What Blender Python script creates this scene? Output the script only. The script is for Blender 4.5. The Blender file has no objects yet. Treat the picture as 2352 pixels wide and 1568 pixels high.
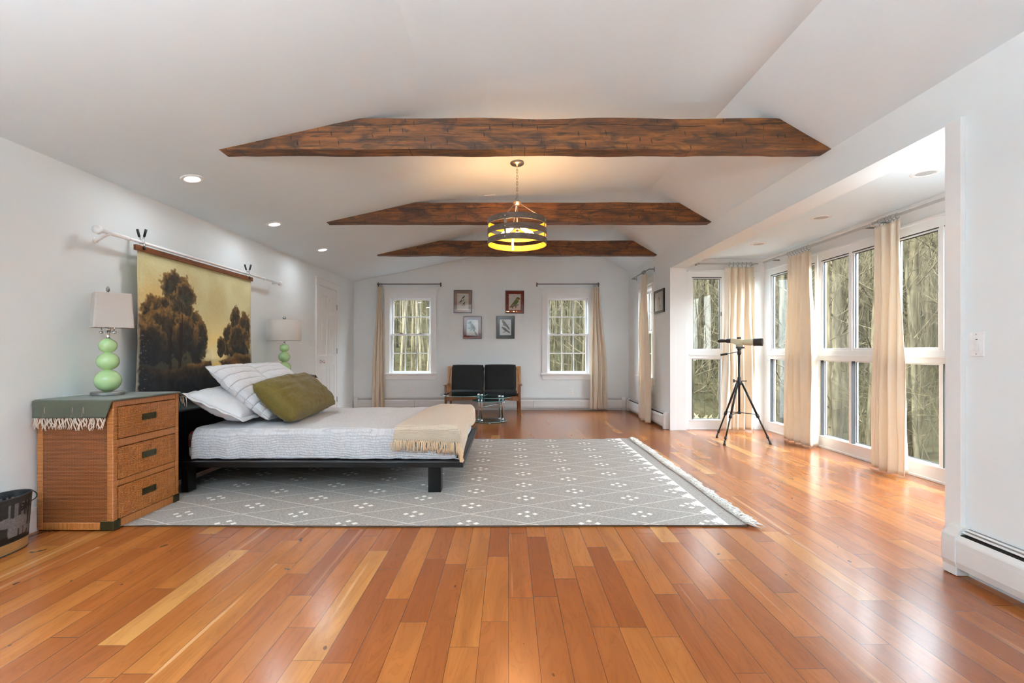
import bpy, bmesh, math, random
from mathutils import Vector, Matrix, noise
R = random.Random(7)
PI = math.pi
S = bpy.context.scene
COL = S.collection

# ------------------------------------------------------------------ camera, sky, sun, exposure
F, HC, VX, VY = 1110.0, 1.12, 1168.0, 806.0            # focal length in px, eye height, vanishing point
cd = bpy.data.cameras.new('camera'); cam = bpy.data.objects.new('camera', cd); COL.objects.link(cam)
cam.location = (0, 0, HC); cam.rotation_euler = (PI / 2, 0, 0)
cd.sensor_fit = 'HORIZONTAL'; cd.sensor_width = 36.0; cd.lens = F * 36.0 / 2352.0
cd.shift_x = (1176 - VX) / 2352.0; cd.shift_y = (VY - 784) / 2352.0
cd.clip_start = 0.02; cd.clip_end = 500
S.camera = cam
S.view_settings.view_transform = 'Standard'; S.view_settings.look = 'None'
S.view_settings.gamma = 1.0; S.view_settings.use_curve_mapping = False
S.view_settings.exposure = EXPOSURE = 1.82
S.cycles.max_bounces = 14; S.cycles.diffuse_bounces = 8; S.cycles.glossy_bounces = 5
S.cycles.transparent_max_bounces = 16; S.cycles.transmission_bounces = 8
S.cycles.sample_clamp_indirect = 6.0; S.cycles.use_denoising = True
S.cycles.caustics_reflective = False; S.cycles.caustics_refractive = False

W = bpy.data.worlds.new('sky'); S.world = W; W.use_nodes = True
wn = W.node_tree.nodes; wl = W.node_tree.links; wn.clear()
wo = wn.new('ShaderNodeOutputWorld'); wb = wn.new('ShaderNodeBackground'); wtc = wn.new('ShaderNodeTexCoord')
wsep = wn.new('ShaderNodeSeparateXYZ'); wr = wn.new('ShaderNodeValToRGB'); wno = wn.new('ShaderNodeTexNoise'); wmx = wn.new('ShaderNodeMix')
wl.new(wtc.outputs['Generated'], wsep.inputs[0]); wl.new(wsep.outputs['Z'], wr.inputs[0])
e = wr.color_ramp.elements; e[0].position = 0.0; e[0].color = (0.86, 0.93, 1.0, 1); e[1].position = 0.55; e[1].color = (0.58, 0.78, 1.0, 1)
wno.inputs['Scale'].default_value = 2.6; wno.inputs['Detail'].default_value = 6
wl.new(wtc.outputs['Generated'], wno.inputs['Vector'])
wmx.data_type = 'RGBA'; wl.new(wno.outputs[0], wmx.inputs[0]); wl.new(wr.outputs[0], wmx.inputs[6]); wmx.inputs[7].default_value = (0.93, 0.97, 1, 1)
wl.new(wmx.outputs[2], wb.inputs[0]); wb.inputs[1].default_value = SKY = 7.5
wl.new(wb.outputs[0], wo.inputs[0])
sd = bpy.data.lights.new('sun', 'SUN'); sd.energy = 7.0; sd.angle = 0.02; sd.color = (1.0, 0.95, 0.87)
sun = bpy.data.objects.new('sun', sd); COL.objects.link(sun); sun.location = (-20, -2, 20)
sun.rotation_euler = Vector((-0.80, -0.07, 0.60)).to_track_quat('Z', 'Y').to_euler()

# ------------------------------------------------------------------ materials
def C(h):
    v = [int(h[i:i + 2], 16) / 255 for i in (0, 2, 4)]
    return tuple(a / 12.92 if a <= 0.04045 else ((a + 0.055) / 1.055) ** 2.4 for a in v) + (1.0,)

class NT:
    """a small node-tree writer"""
    def __init__(s, name):
        s.m = bpy.data.materials.new(name); s.m.use_nodes = True
        s.t = s.m.node_tree; s.n = s.t.nodes; s.b = s.n['Principled BSDF']; s.out = s.n['Material Output']
    def lk(s, a, b): s.t.links.new(a, b)
    def new(s, typ, **k):
        n = s.n.new('ShaderNode' + typ)
        for a, v in k.items(): setattr(n, a, v)
        return n
    def put(s, sock, v):
        if isinstance(v, bpy.types.NodeSocket): s.lk(v, sock)
        elif v is not None: sock.default_value = v
    def coord(s, kind='Object'): return s.new('TexCoord').outputs[kind]
    def math(s, op, a, b=None, c=None):
        n = s.new('Math', operation=op)
        s.put(n.inputs[0], a); s.put(n.inputs[1], b); s.put(n.inputs[2], c)
        return n.outputs[0]
    def mapping(s, v, scale=(1, 1, 1), loc=(0, 0, 0), rot=(0, 0, 0)):
        n = s.new('Mapping'); s.lk(v, n.inputs[0]); n.inputs[1].default_value = loc; n.inputs[2].default_value = rot; n.inputs[3].default_value = scale
        return n.outputs[0]
    def sep(s, v): n = s.new('SeparateXYZ'); s.lk(v, n.inputs[0]); return n.outputs
    def comb(s, x=0, y=0, z=0):
        n = s.new('CombineXYZ'); s.put(n.inputs[0], x); s.put(n.inputs[1], y); s.put(n.inputs[2], z); return n.outputs[0]
    def noise(s, v, scale, detail=3, rough=0.5, dist=0.0):
        n = s.new('TexNoise'); s.put(n.inputs['Vector'], v); n.inputs['Scale'].default_value = scale; n.inputs['Detail'].default_value = detail
        n.inputs['Roughness'].default_value = rough; n.inputs['Distortion'].default_value = dist
        return n.outputs[0]
    def white(s, v): n = s.new('TexWhiteNoise', noise_dimensions='3D'); s.lk(v, n.inputs['Vector']); return n.outputs['Value']
    def brick(s, v, w, h, mort=0.1, smooth=0.3, off=0.5):
        n = s.new('TexBrick'); s.lk(v, n.inputs['Vector']); n.inputs['Scale'].default_value = 1.0
        n.inputs['Brick Width'].default_value = w; n.inputs['Row Height'].default_value = h
        n.inputs['Mortar Size'].default_value = mort; n.inputs['Mortar Smooth'].default_value = smooth; n.offset = off
        n.inputs['Color1'].default_value = (0, 0, 0, 1); n.inputs['Color2'].default_value = (1, 1, 1, 1); n.inputs['Mortar'].default_value = (0.5, 0.5, 0.5, 1)
        return n.outputs[0], n.outputs[1]
    def ramp(s, v, stops, interp='LINEAR'):
        n = s.new('ValToRGB'); s.lk(v, n.inputs[0]); cr = n.color_ramp; cr.interpolation = interp
        while len(cr.elements) < len(stops): cr.elements.new(0.5)
        for el, (p, c) in zip(cr.elements, stops): el.position = p; el.color = c if not isinstance(c, str) else C(c)
        return n.outputs[0]
    def mix(s, f, a, b, blend='MIX'):
        n = s.new('Mix', data_type='RGBA', blend_type=blend)
        s.put(n.inputs[0], f); s.put(n.inputs[6], a); s.put(n.inputs[7], b); return n.outputs[2]
    def bump(s, h, strength=0.3, dist=0.01):
        n = s.new('Bump'); s.lk(h, n.inputs['Height']); n.inputs['Strength'].default_value = strength; n.inputs['Distance'].default_value = dist
        s.lk(n.outputs[0], s.b.inputs['Normal'])
    def base(s, c): s.put(s.b.inputs['Base Color'], c)
    def set(s, **k):
        for a, v in k.items(): s.put(s.b.inputs[a.replace('_', ' ')], v)
        return s.m

def plain(name, hexcol, rough=0.5, metal=0.0, tone=0.05, scale=30, bump=0.0, **k):
    t = NT(name); c = C(hexcol); co = t.coord()
    nz = t.noise(co, scale, 4)
    lo = tuple(x * (1 - tone) for x in c[:3]) + (1,); hi = tuple(min(1, x * (1 + tone)) for x in c[:3]) + (1,)
    t.base(t.ramp(nz, [(0.3, lo), (0.7, hi)]))
    if bump: t.bump(t.noise(co, scale * 6, 3), bump, 0.003)
    return t.set(Roughness=rough, Metallic=metal, **k)

M = {}
M['wall'] = plain('wall_paint', 'E5EAEB', 0.55, tone=0.012, scale=3, bump=0.03)
M['ceil'] = plain('ceiling_paint', 'E2EEF4', 0.7, tone=0.012, scale=2)
M['trim'] = plain('white_trim_paint', 'E9E9E8', 0.32, tone=0.01, scale=5)
M['heater'] = plain('white_enamel', 'DEDEDC', 0.3, tone=0.01, scale=5)
M['vinyl'] = plain('white_vinyl', 'E8E8EA', 0.3, tone=0.01, scale=5)
M['gasket'] = plain('dark_gasket', '3A3B3C', 0.5)
M['black'] = plain('black_lacquer', '070708', 0.34, tone=0.1, Specular_IOR_Level=0.3)
M['matteblack'] = plain('black_plastic', '232324', 0.5, tone=0.1)
M['fabricblack'] = plain('black_fabric', '1B1B1D', 0.85, tone=0.25, scale=200, bump=0.2)
M['chrome'] = plain('chrome', 'D5D7DA', 0.12, 1.0, 0.02)
M['nickel'] = plain('brushed_nickel', '9C9C9B', 0.35, 1.0, 0.06)
M['bronze'] = plain('dark_bronze', '5A4A3E', 0.4, 0.8, 0.1)
M['greyrod'] = plain('grey_metal', '8F8F8F', 0.4, 0.7, 0.05)
M['palerod'] = plain('pale_grey_rail', 'BDBDBB', 0.4, 0.2, 0.03)
M['dark'] = plain('dark_slot', '15120F', 0.8)
M['rodwhite'] = plain('white_rod_paint', 'F2F2F2', 0.35, tone=0.01)
M['green'] = plain('green_ceramic', 'B0D095', 0.12, tone=0.03, scale=6, Coat_Weight=0.6, Coat_Roughness=0.05)
M['beigescope'] = plain('beige_rubber', 'BDB79A', 0.45)
M['bulbwhite'] = plain('white_plastic', 'EDEDED', 0.4)
M['walnut'] = None

def glass(name, tint=(0.96, 0.985, 0.975), f=1.45):
    t = NT(name); t.n.remove(t.b)
    tr = t.new('BsdfTransparent'); gl = t.new('BsdfGlossy'); lw = t.new('LayerWeight'); mx = t.new('MixShader')
    tr.inputs[0].default_value = tint + (1,); gl.inputs['Roughness'].default_value = 0.01; r0 = ((f - 1) / (f + 1)) ** 2
    co = t.coord(); nz = t.noise(co, 1.2, 2); bm = t.new('Bump'); t.lk(nz, bm.inputs['Height']); bm.inputs['Strength'].default_value = 0.01; t.lk(bm.outputs[0], gl.inputs['Normal'])
    t.lk(t.math('MULTIPLY_ADD', t.math('POWER', lw.outputs['Facing'], 5.0), 1 - r0, r0), mx.inputs[0]); t.lk(tr.outputs[0], mx.inputs[1]); t.lk(gl.outputs[0], mx.inputs[2]); t.lk(mx.outputs[0], t.out.inputs[0])
    return t.m
M['pane'] = glass('window_glass', (0.97, 0.985, 0.975), 1.3)
M['picglass'] = glass('picture_glass', (0.98, 0.98, 0.98), 1.35)
M['tableglass'] = glass('table_glass', (0.52, 0.73, 0.75), 1.6)
M['glassedge'] = plain('polished_glass_edge', '7FB3B4', 0.15, tone=0.03)

def emit(name, hexcol, s):
    t = NT(name); t.base(C(hexcol)); return t.set(Emission_Color=C(hexcol), Emission_Strength=s)
M['bulb'] = emit('glowing_filament_bulb', 'FFC486', 44.0)
M['lens'] = emit('lit_led_lens', 'FFFFFF', 2.4)
M['lensoff'] = plain('unlit_lens', 'B9B8B6', 0.5)

def floor_mat():
    t = NT('cherry_plank_floor'); p = t.coord(); x, y, z = t.sep(p)
    w = 0.112
    xr = t.math('DIVIDE', x, w); row = t.math('FLOOR', xr); fx = t.math('FRACT', xr)
    r1 = t.white(t.comb(row, 3.7, 0)); r2 = t.white(t.comb(row, 9.1, 2))
    L = t.math('MULTIPLY_ADD', r2, 0.75, 0.55)
    yr = t.math('ADD', t.math('DIVIDE', y, L), t.math('MULTIPLY', r1, 17.0)); idx = t.math('FLOOR', yr); fy = t.math('FRACT', yr)
    tone = t.white(t.comb(row, idx, 1)); tone2 = t.white(t.comb(row, idx, 5))
    off = t.math('MULTIPLY', tone2, 40.0)
    gp = t.comb(t.math('ADD', t.math('MULTIPLY', x, 7.0), off), t.math('ADD', t.math('MULTIPLY', y, 0.9), off), off)
    big = t.noise(gp, 1.6, 3, 0.5, 1.0)
    gp2 = t.comb(t.math('MULTIPLY', x, 130.0), t.math('ADD', t.math('MULTIPLY', y, 3.0), off), off)
    fine = t.noise(gp2, 1.0, 3, 0.6)
    ring = t.math('FRACT', t.math('MULTIPLY', big, 9.0))
    col = t.ramp(tone, [(0.0, '8A4820'), (0.25, '985426'), (0.5, 'A25C29'), (0.85, 'AE6A31'), (0.97, 'B87738'), (1.0, 'CA8F50')])
    col = t.mix(t.math('MULTIPLY', t.math('SUBTRACT', big, 0.38), 1.3), col, C('7A3F1B'), 'MIX')
    sap = t.ramp(t.noise(t.comb(t.math('ADD', t.math('MULTIPLY', x, 9.0), off), t.math('ADD', t.math('MULTIPLY', y, 0.30), off), off), 1.0, 3, 0.5, 0.8), [(0.66, (0, 0, 0, 1)), (0.72, (1, 1, 1, 1))])
    col = t.mix(t.math('MULTIPLY', sap, 0.55), col, C('DDA877'))
    col = t.mix(t.math('MULTIPLY', t.math('POWER', ring, 5.0), 0.20), col, C('5A2810'))
    col = t.mix(t.math('MULTIPLY', fine, 0.22), col, C('7A3D1E'))
    kn = t.noise(t.comb(t.math('MULTIPLY', x, 9.0), t.math('MULTIPLY', y, 5.0), off), 1.5, 2)
    col = t.mix(t.math('MULTIPLY', t.math('GREATER_THAN', kn, 0.745), 0.75), col, C('3A1A0A'))
    ex = t.math('MINIMUM', fx, t.math('SUBTRACT', 1.0, fx)); ey = t.math('MULTIPLY', t.math('MINIMUM', fy, t.math('SUBTRACT', 1.0, fy)), t.math('DIVIDE', L, w))
    seam = t.math('LESS_THAN', t.math('MINIMUM', ex, ey), 0.009)
    col = t.mix(t.math('MULTIPLY', seam, 0.8), col, C('35190B'))
    t.base(col)
    t.set(Roughness=0.235, Coat_Weight=0.15, Coat_Roughness=0.16)
    hgt = t.math('SUBTRACT', t.math('MULTIPLY', t.noise(t.comb(t.math('MULTIPLY', x, 3.0), y, off), 3.0, 2), 0.3), seam)
    t.bump(hgt, 0.12, 0.002)
    return t.m
M['floor'] = floor_mat()

def wood(name, light, dark, axis='x', scale=1.0, rough=0.4, knots=0.0, coord='Object'):
    t = NT(name); p = t.coord(coord)
    sc = {'x': (1.2, 14, 14), 'y': (14, 1.2, 14), 'z': (14, 14, 1.2)}[axis]
    v = t.mapping(p, tuple(a * scale for a in sc))
    n1 = t.noise(v, 1.0, 5, 0.6, 1.2); n2 = t.noise(t.mapping(p, tuple(a * scale * 6 for a in sc)), 1.0, 2)
    f = t.math('ADD', t.math('MULTIPLY', n1, 0.75), t.math('MULTIPLY', n2, 0.25))
    col = t.ramp(f, [(0.3, dark), (0.68, light)])
    t.base(col); t.bump(f, 0.08, 0.004)
    return t.set(Roughness=rough)
M['walnut'] = wood('teak_wood', '96603A', '5E3318', 'z')
M['orangewood'] = wood('light_teak_wood', 'C98D4F', '9A6230', 'z')
M['barwood'] = wood('stained_bar_wood', '8A5129', '54290F', 'y')

def beam_mat():
    t = NT('hewn_beam_wood'); p = t.coord(); x, y, z = t.sep(p)
    g = t.noise(t.mapping(p, (1.6, 20, 26)), 1.0, 5, 0.65, 0.8)
    col = t.ramp(g, [(0.28, '4E2B13'), (0.5, '78471F'), (0.72, '98602A')])
    pat = t.noise(t.mapping(p, (3.2, 9, 9)), 1.0, 4, 0.6, 1.4)
    col = t.mix(t.ramp(pat, [(0.46, (0, 0, 0, 1)), (0.62, (0.85, 0.85, 0.85, 1))]), col, C('3B2416'))
    strk = t.noise(t.mapping(p, (5.0, 40, 46)), 1.0, 3, 0.6, 0.5)
    col = t.mix(t.ramp(strk, [(0.53, (0, 0, 0, 1)), (0.66, (0.8, 0.8, 0.8, 1))]), col, C('33200F'))
    jit = t.math('MULTIPLY', t.math('SUBTRACT', t.noise(p, 25, 2), 0.5), 0.35)
    vx = t.mapping(t.comb(t.math('ADD', x, t.math('MULTIPLY', jit, 0.04)), y, z), (8.5, 3, 9.0), rot=(0, 0.12, 0)); vo = t.new('TexVoronoi'); t.lk(vx, vo.inputs['Vector']); vo.inputs['Scale'].default_value = 1.0
    rx, ry, rz = t.sep(vo.outputs['Position'])
    sx, sy, sz = t.sep(vx)
    dx = t.math('SUBTRACT', sx, rx); dz = t.math('ABSOLUTE', t.math('SUBTRACT', sz, rz)); wn_ = t.white(vo.outputs['Position'])
    wid = t.math('MULTIPLY', t.math('SUBTRACT', 0.22, dz), t.math('MULTIPLY_ADD', wn_, 0.22, 0.02))
    cut = t.math('LESS_THAN', t.math('ABSOLUTE', dx), wid)
    cut = t.math('MULTIPLY', cut, t.math('GREATER_THAN', wn_, 0.32))
    col = t.mix(t.math('MULTIPLY', cut, 0.85), col, C('1C110A'))
    wv = t.math('ADD', z, t.math('MULTIPLY', t.math('SUBTRACT', t.noise(t.comb(t.math('MULTIPLY', x, 1.1), y, 0), 1.0, 3), 0.5), 0.09))
    crack = t.math('MULTIPLY', t.math('LESS_THAN', t.math('ABSOLUTE', t.math('SUBTRACT', wv, 2.725)), 0.0028), t.math('GREATER_THAN', t.noise(t.comb(t.math('MULTIPLY', x, 1.6), 3, 0), 1.0, 2), 0.42))
    col = t.mix(t.math('MULTIPLY', crack, 0.9), col, C('1C100A'))
    t.base(col)
    t.bump(t.math('SUBTRACT', g, t.math('MULTIPLY', cut, 2.0)), 0.35, 0.012)
    return t.set(Roughness=0.55)
M['beam'] = beam_mat()

def wicker(name, w, h, lite, darkc, basket=False):
    t = NT(name); p = t.coord(); x, y, z = t.sep(p)
    u = t.math('ADD', x, y); v = t.comb(u, z, 0)
    c1, fac = t.brick(v, w, h, h * 0.16, 0.4, 0.5)
    tone = t.noise(t.comb(t.math('MULTIPLY', u, 6), t.math('MULTIPLY', z, 90), 0), 1.0, 3)
    cv, _ = t.brick(v, w * 0.45, h * 3, h * 0.1, 0.4, 0.5)
    if basket:
        a = t.math('FLOOR', t.math('DIVIDE', u, w)); b = t.math('FLOOR', t.math('DIVIDE', z, h * 3))
        chk = t.math('MODULO', t.math('ABSOLUTE', t.math('ADD', a, b)), 2.0)
        su = t.math('ABSOLUTE', t.math('SINE', t.math('MULTIPLY', u, PI / (h * 1.0)))); sz = t.math('ABSOLUTE', t.math('SINE', t.math('MULTIPLY', z, PI / h)))
        hgt = t.math('ADD', t.math('MULTIPLY', chk, sz), t.math('MULTIPLY', t.math('SUBTRACT', 1.0, chk), t.math('MULTIPLY', su, 0.85)))
        f = t.math('ADD', t.math('MULTIPLY', hgt, 0.55), t.math('MULTIPLY', tone, 0.6))
    else:
        sz = t.math('ABSOLUTE', t.math('SINE', t.math('MULTIPLY', z, PI / h)))
        hgt = t.math('MULTIPLY', t.math('SUBTRACT', 1.0, fac), t.math('MULTIPLY_ADD', sz, 0.5, 0.5))
        f = t.math('ADD', t.math('MULTIPLY', hgt, 0.5), t.math('MULTIPLY', tone, 0.65))
    t.base(t.ramp(f, [(0.15, darkc), (0.95, lite)]))
    t.bump(hgt, 0.8, 0.006)
    return t.set(Roughness=0.38)
M['wickerside'] = wicker('woven_rattan_side_shaded', 0.034, 0.0085, '98572B', '32180A')  # darker than the front: the side's shade is put into its colour
M['wickerfront'] = wicker('woven_rattan_front_lit', 0.022, 0.0095, 'CC7E38', '5A290D', True)
def rattan_wrap(up):
    t = NT('wrapped_rattan_edge'); p = t.coord(); x, y, z = t.sep(p)
    u = t.math('ADD', z, 0.0) if up else t.math('ADD', x, y)
    s = t.math('ABSOLUTE', t.math('SINE', t.math('MULTIPLY', u, PI / 0.008)))
    n = t.noise(t.comb(t.math('MULTIPLY', u, 110), 0, 0), 1.0, 2)
    t.base(t.ramp(t.math('ADD', t.math('MULTIPLY', s, 0.4), t.math('MULTIPLY', n, 0.7)), [(0.2, '602E10'), (0.9, 'C67F40')]))
    t.bump(s, 0.5, 0.003); return t.set(Roughness=0.35)
M['wrap'] = rattan_wrap(True); M['wraph'] = rattan_wrap(False)

def cloth(name, hexcol, scale=300, rough=0.9, tone=0.12, sheen=0.3, transl=0.0, bump=0.25):
    t = NT(name); p = t.coord(); c = C(hexcol)
    n1 = t.noise(p, 4, 3); n2 = t.noise(p, scale, 2)
    f = t.math('ADD', t.math('MULTIPLY', n1, 0.4), t.math('MULTIPLY', n2, 0.6))
    col = t.ramp(f, [(0.3, tuple(a * (1 - tone) for a in c[:3]) + (1,)), (0.7, tuple(min(1, a * (1 + tone)) for a in c[:3]) + (1,))])
    t.base(col); t.bump(n2, bump, 0.002); t.set(Roughness=rough, Sheen_Weight=sheen)
    if transl:
        tl = t.new('BsdfTranslucent'); t.lk(col, tl.inputs[0]); mx = t.new('MixShader'); mx.inputs[0].default_value = transl
        t.lk(t.b.outputs[0], mx.inputs[1]); t.lk(tl.outputs[0], mx.inputs[2]); t.lk(mx.outputs[0], t.out.inputs[0])
    return t.m
M['curtain'] = cloth('cream_linen_curtain', 'EDE0CD', 260, 0.65, 0.04, 0.2, 0.22)
M['white'] = cloth('white_cotton', 'DCDCDE', 300, 0.85, 0.02, 0.1)
M['olive'] = cloth('olive_velvet', '62520F', 60, 0.75, 0.25, 0.1)
M['shade'] = cloth('linen_lampshade', 'D4CCC4', 400, 0.9, 0.05, 0.1, 0.2)
M['sage'] = cloth('sage_green_cloth', '4B4D3D', 250, 0.95, 0.14, 0.2, 0, 0.5)
M['fringe'] = cloth('cream_thread', 'D8C9B8', 80, 0.9, 0.08, 0.2)
M['knitfringe'] = cloth('oatmeal_yarn', 'D9B995', 80, 0.9, 0.12, 0.2)
M['rugfringe'] = cloth('pale_grey_yarn', 'D3CFC8', 60, 0.95, 0.15, 0.2)
M['mattress'] = cloth('mattress_ticking', 'DEDCD8', 200)

def quilt_mat():
    t = NT('seersucker_coverlet'); p = t.coord(); x, y, z = t.sep(p)
    v = t.math('SUBTRACT', y, z)
    wv = t.math('MULTIPLY', t.math('SUBTRACT', t.noise(p, 6, 3), 0.5), 0.018)
    rv = t.math('DIVIDE', t.math('ADD', v, wv), 0.0185); rid = t.math('FLOOR', rv); fr = t.math('FRACT', rv)
    seam = t.math('POWER', t.math('ABSOLUTE', t.math('SINE', t.math('MULTIPLY', rv, PI))), 0.30)
    pk = t.noise(t.comb(t.math('MULTIPLY', x, 85), t.math('MULTIPLY', rid, 7.31), t.math('MULTIPLY', fr, 0.8)), 1.0, 2, 0.5, 0.6)
    h = t.math('MULTIPLY', seam, t.math('ADD', 0.2, t.math('MULTIPLY', pk, 1.5)))
    t.base(t.ramp(h, [(0.2, 'B9B9BD'), (1.0, 'D8D8DB')])); t.bump(t.math('ADD', h, t.math('MULTIPLY', t.noise(t.mapping(p, (9, 14, 14), rot=(0.3, 0.5, 0.4)), 1.0, 3, 0.6, 0.8), 2.2)), 0.6, 0.009)
    return t.set(Roughness=0.85)
M['quilt'] = quilt_mat()
def shamquilt():
    t = NT('quilted_white_cotton'); p = t.coord(); x, y, z = t.sep(p)
    s = t.math('ABSOLUTE', t.math('SINE', t.math('MULTIPLY', x, PI / 0.085)))
    h = t.math('ADD', t.math('POWER', s, 0.4), t.math('MULTIPLY', t.noise(t.mapping(p, (14, 60, 20)), 1.0, 2), 0.6))
    t.base(C('DADADD')); t.bump(h, 1.0, 0.014); return t.set(Roughness=0.85)
M['sham'] = shamquilt()
def knit():
    t = NT('oatmeal_knit'); p = t.coord(); x, y, z = t.sep(p)
    v = t.math('SUBTRACT', y, z)
    c, fac = t.brick(t.comb(t.math('ADD', x, 0), v, 0), 0.0085, 0.0075, 0.0022, 0.9, 0.5)
    n = t.noise(p, 120, 2)
    h = t.math('ADD', t.math('SUBTRACT', 1.0, fac), t.math('MULTIPLY', n, 0.4))
    t.base(t.ramp(h, [(0.15, 'BCA286'), (0.9, 'E2D2BE')])); t.bump(h, 0.7, 0.006); return t.set(Roughness=0.95, Sheen_Weight=0.3)
M['knit'] = knit()
def plaid():
    t = NT('plaid_sheet'); p = t.coord(); x, y, z = t.sep(p)
    a = t.math('GREATER_THAN', t.math('FRACT', t.math('DIVIDE', z, 0.09)), 0.5); b = t.math('GREATER_THAN', t.math('FRACT', t.math('DIVIDE', y, 0.09)), 0.5)
    c = t.mix(t.math('MULTIPLY', a, 0.7), C('6E1F22'), C('6A5B3A')); c = t.mix(t.math('MULTIPLY', b, 0.5), c, C('47261F'))
    t.base(c); return t.set(Roughness=0.9)
M['plaid'] = plaid()

def rug_mat():
    t = NT('grey_flatweave_rug'); p = t.coord(); x, y, z = t.sep(p)
    n1 = t.noise(t.mapping(p, (60, 160, 1)), 1.0, 3, 0.7); n2 = t.noise(p, 3, 2); n3 = t.noise(p, 130, 2)
    col = t.ramp(t.math('ADD', t.math('MULTIPLY', n1, 0.6), t.math('MULTIPLY', n3, 0.4)), [(0.32, '6C645D'), (0.66, 'BAB3AD')])
    col = t.mix(t.math('MULTIPLY', n2, 0.25), col, C('9A9592'))
    U = t.math('DIVIDE', t.math('SUBTRACT', x, 0.52), 0.78); V = t.math('DIVIDE', t.math('SUBTRACT', y, 3.289), 0.36)
    wob = t.math('MULTIPLY', t.math('SUBTRACT', t.noise(p, 2.0, 2), 0.5), 0.05)
    u = t.math('ADD', t.math('ADD', U, V), wob); v = t.math('ADD', t.math('SUBTRACT', U, V), wob)
    def near(a, d): f = t.math('FRACT', t.math('ADD', a, 0.5)); return t.math('LESS_THAN', t.math('ABSOLUTE', t.math('SUBTRACT', f, 0.5)), d)
    body = t.math('LESS_THAN', x, 1.34)
    line = t.math('MULTIPLY', t.math('MAXIMUM', near(u, 0.013), near(v, 0.013)), t.math('GREATER_THAN', n1, 0.36))
    # nearest diamond centre, in metres
    a = t.math('ROUND', t.math('SUBTRACT', u, 0.5)); b = t.math('ROUND', t.math('SUBTRACT', v, 0.5))
    du = t.math('SUBTRACT', t.math('SUBTRACT', u, 0.5), a); dv = t.math('SUBTRACT', t.math('SUBTRACT', v, 0.5), b)
    dx = t.math('MULTIPLY', t.math('ADD', du, dv), 0.39); dy = t.math('MULTIPLY', t.math('SUBTRACT', du, dv), 0.18)
    ax = t.math('ABSOLUTE', dx); ay = t.math('ABSOLUTE', dy)
    def dot(px, py):
        q = t.math('ADD', t.math('DIVIDE', t.math('ABSOLUTE', t.math('SUBTRACT', ax, px)), 0.022), t.math('DIVIDE', t.math('ABSOLUTE', t.math('SUBTRACT', ay, py)), 0.022))
        return t.math('LESS_THAN', q, 1.0)
    d = t.math('MAXIMUM', dot(0.052, 0.0), dot(0.0, 0.042))
    m = t.math('MULTIPLY', t.math('MAXIMUM', t.math('MULTIPLY', line, 0.5), t.math('MULTIPLY', d, 0.95)), body)
    # stepped border motif along the fringe end
    tri = t.math('ABSOLUTE', t.math('SUBTRACT', t.math('FRACT', t.math('DIVIDE', y, 0.18)), 0.5))
    st = t.math('DIVIDE', t.math('FLOOR', t.math('MULTIPLY', tri, 8.0)), 8.0)
    edge = t.math('MULTIPLY_ADD', st, 0.20, 1.325)
    motif = t.math('MULTIPLY', t.math('GREATER_THAN', x, edge), t.math('LESS_THAN', x, 1.405))
    m = t.math('MAXIMUM', m, t.math('MULTIPLY', motif, 0.85))
    col = t.mix(m, col, C('EDEAE4'))
    t.base(col); t.bump(t.math('ADD', n1, t.math('MULTIPLY', m, 0.8)), 0.5, 0.005)
    return t.set(Roughness=0.95)
M['rug'] = rug_mat()
M['rugedge'] = cloth('dark_brown_binding', '4A3727', 80)

def vcol(name, rough=0.85, metal=0.0, nstr=0.25, nscale=60, bump=0.1):
    t = NT(name); a = t.new('VertexColor'); a.layer_name = 'paint'
    n = t.noise(t.coord(), nscale, 4, 0.6)
    t.base(t.mix(nstr, a.outputs[0], t.ramp(n, [(0.3, (0.12, 0.12, 0.12, 1)), (0.7, (1, 1, 1, 1))]), 'OVERLAY'))
    t.bump(n, bump, 0.003); return t.set(Roughness=rough, Metallic=metal)
M['painting'] = vcol('painted_canvas', 0.85, 0, 0.10, 60)
M['print'] = vcol('printed_paper', 0.8, 0, 0.05, 200)
M['tin'] = vcol('embossed_black_tin', 0.35, 0.5, 0.3, 90, 0.5)
M['goldband'] = wicker('gold_woven_band', 0.012, 0.006, 'C9965A', '6A4420')
M['ringout'] = wood('weathered_grey_wood', '6F6157', '463B34', 'x', 2.0, 0.6)
M['ringin'] = plain('gold_leaf_lining', 'D08E22', 0.45, 0.35, 0.06)

def bark(name, a, b):
    t = NT(name); p = t.coord(); n = t.noise(t.mapping(p, (9, 9, 1.6)), 1.0, 4, 0.65)
    inf = t.new('ObjectInfo')
    col = t.ramp(n, [(0.3, b), (0.7, a)])
    col = t.mix(t.math('MULTIPLY', inf.outputs['Random'], 0.35), col, C('3A3224'))
    t.base(col); return t.set(Roughness=0.95, Specular_IOR_Level=0.0)
M['bark'] = bark('grey_brown_bark', '565040', '15120C')
M['birch'] = bark('pale_birch_bark', '645B4A', '2C271D')
def litter():
    t = NT('leaf_litter'); p = t.coord(); n = t.noise(p, 1.1, 6, 0.7); m = t.noise(p, 0.12, 2)
    n3 = t.noise(t.mapping(p, (3.0, 3.0, 0.4)), 1.0, 5, 0.7)
    c = t.ramp(n, [(0.3, '17140F'), (0.5, '2A261C'), (0.7, '3D3728')])
    c = t.mix(t.math('MULTIPLY', m, 0.6), c, C('2F3121')); c = t.mix(t.ramp(n3, [(0.45, (0, 0, 0, 1)), (0.6, (0.7, 0.7, 0.7, 1))]), c, C('221C11'))
    t.base(c); return t.set(Roughness=1.0, Specular_IOR_Level=0.0)
M['litter'] = litter()
M['drygrass'] = plain('dry_grass', '7A7052', 0.9, tone=0.2, Specular_IOR_Level=0.0)
M['twig'] = plain('brush_twigs', '3A3527', 0.95, tone=0.3, scale=2, Specular_IOR_Level=0.0)

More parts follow.
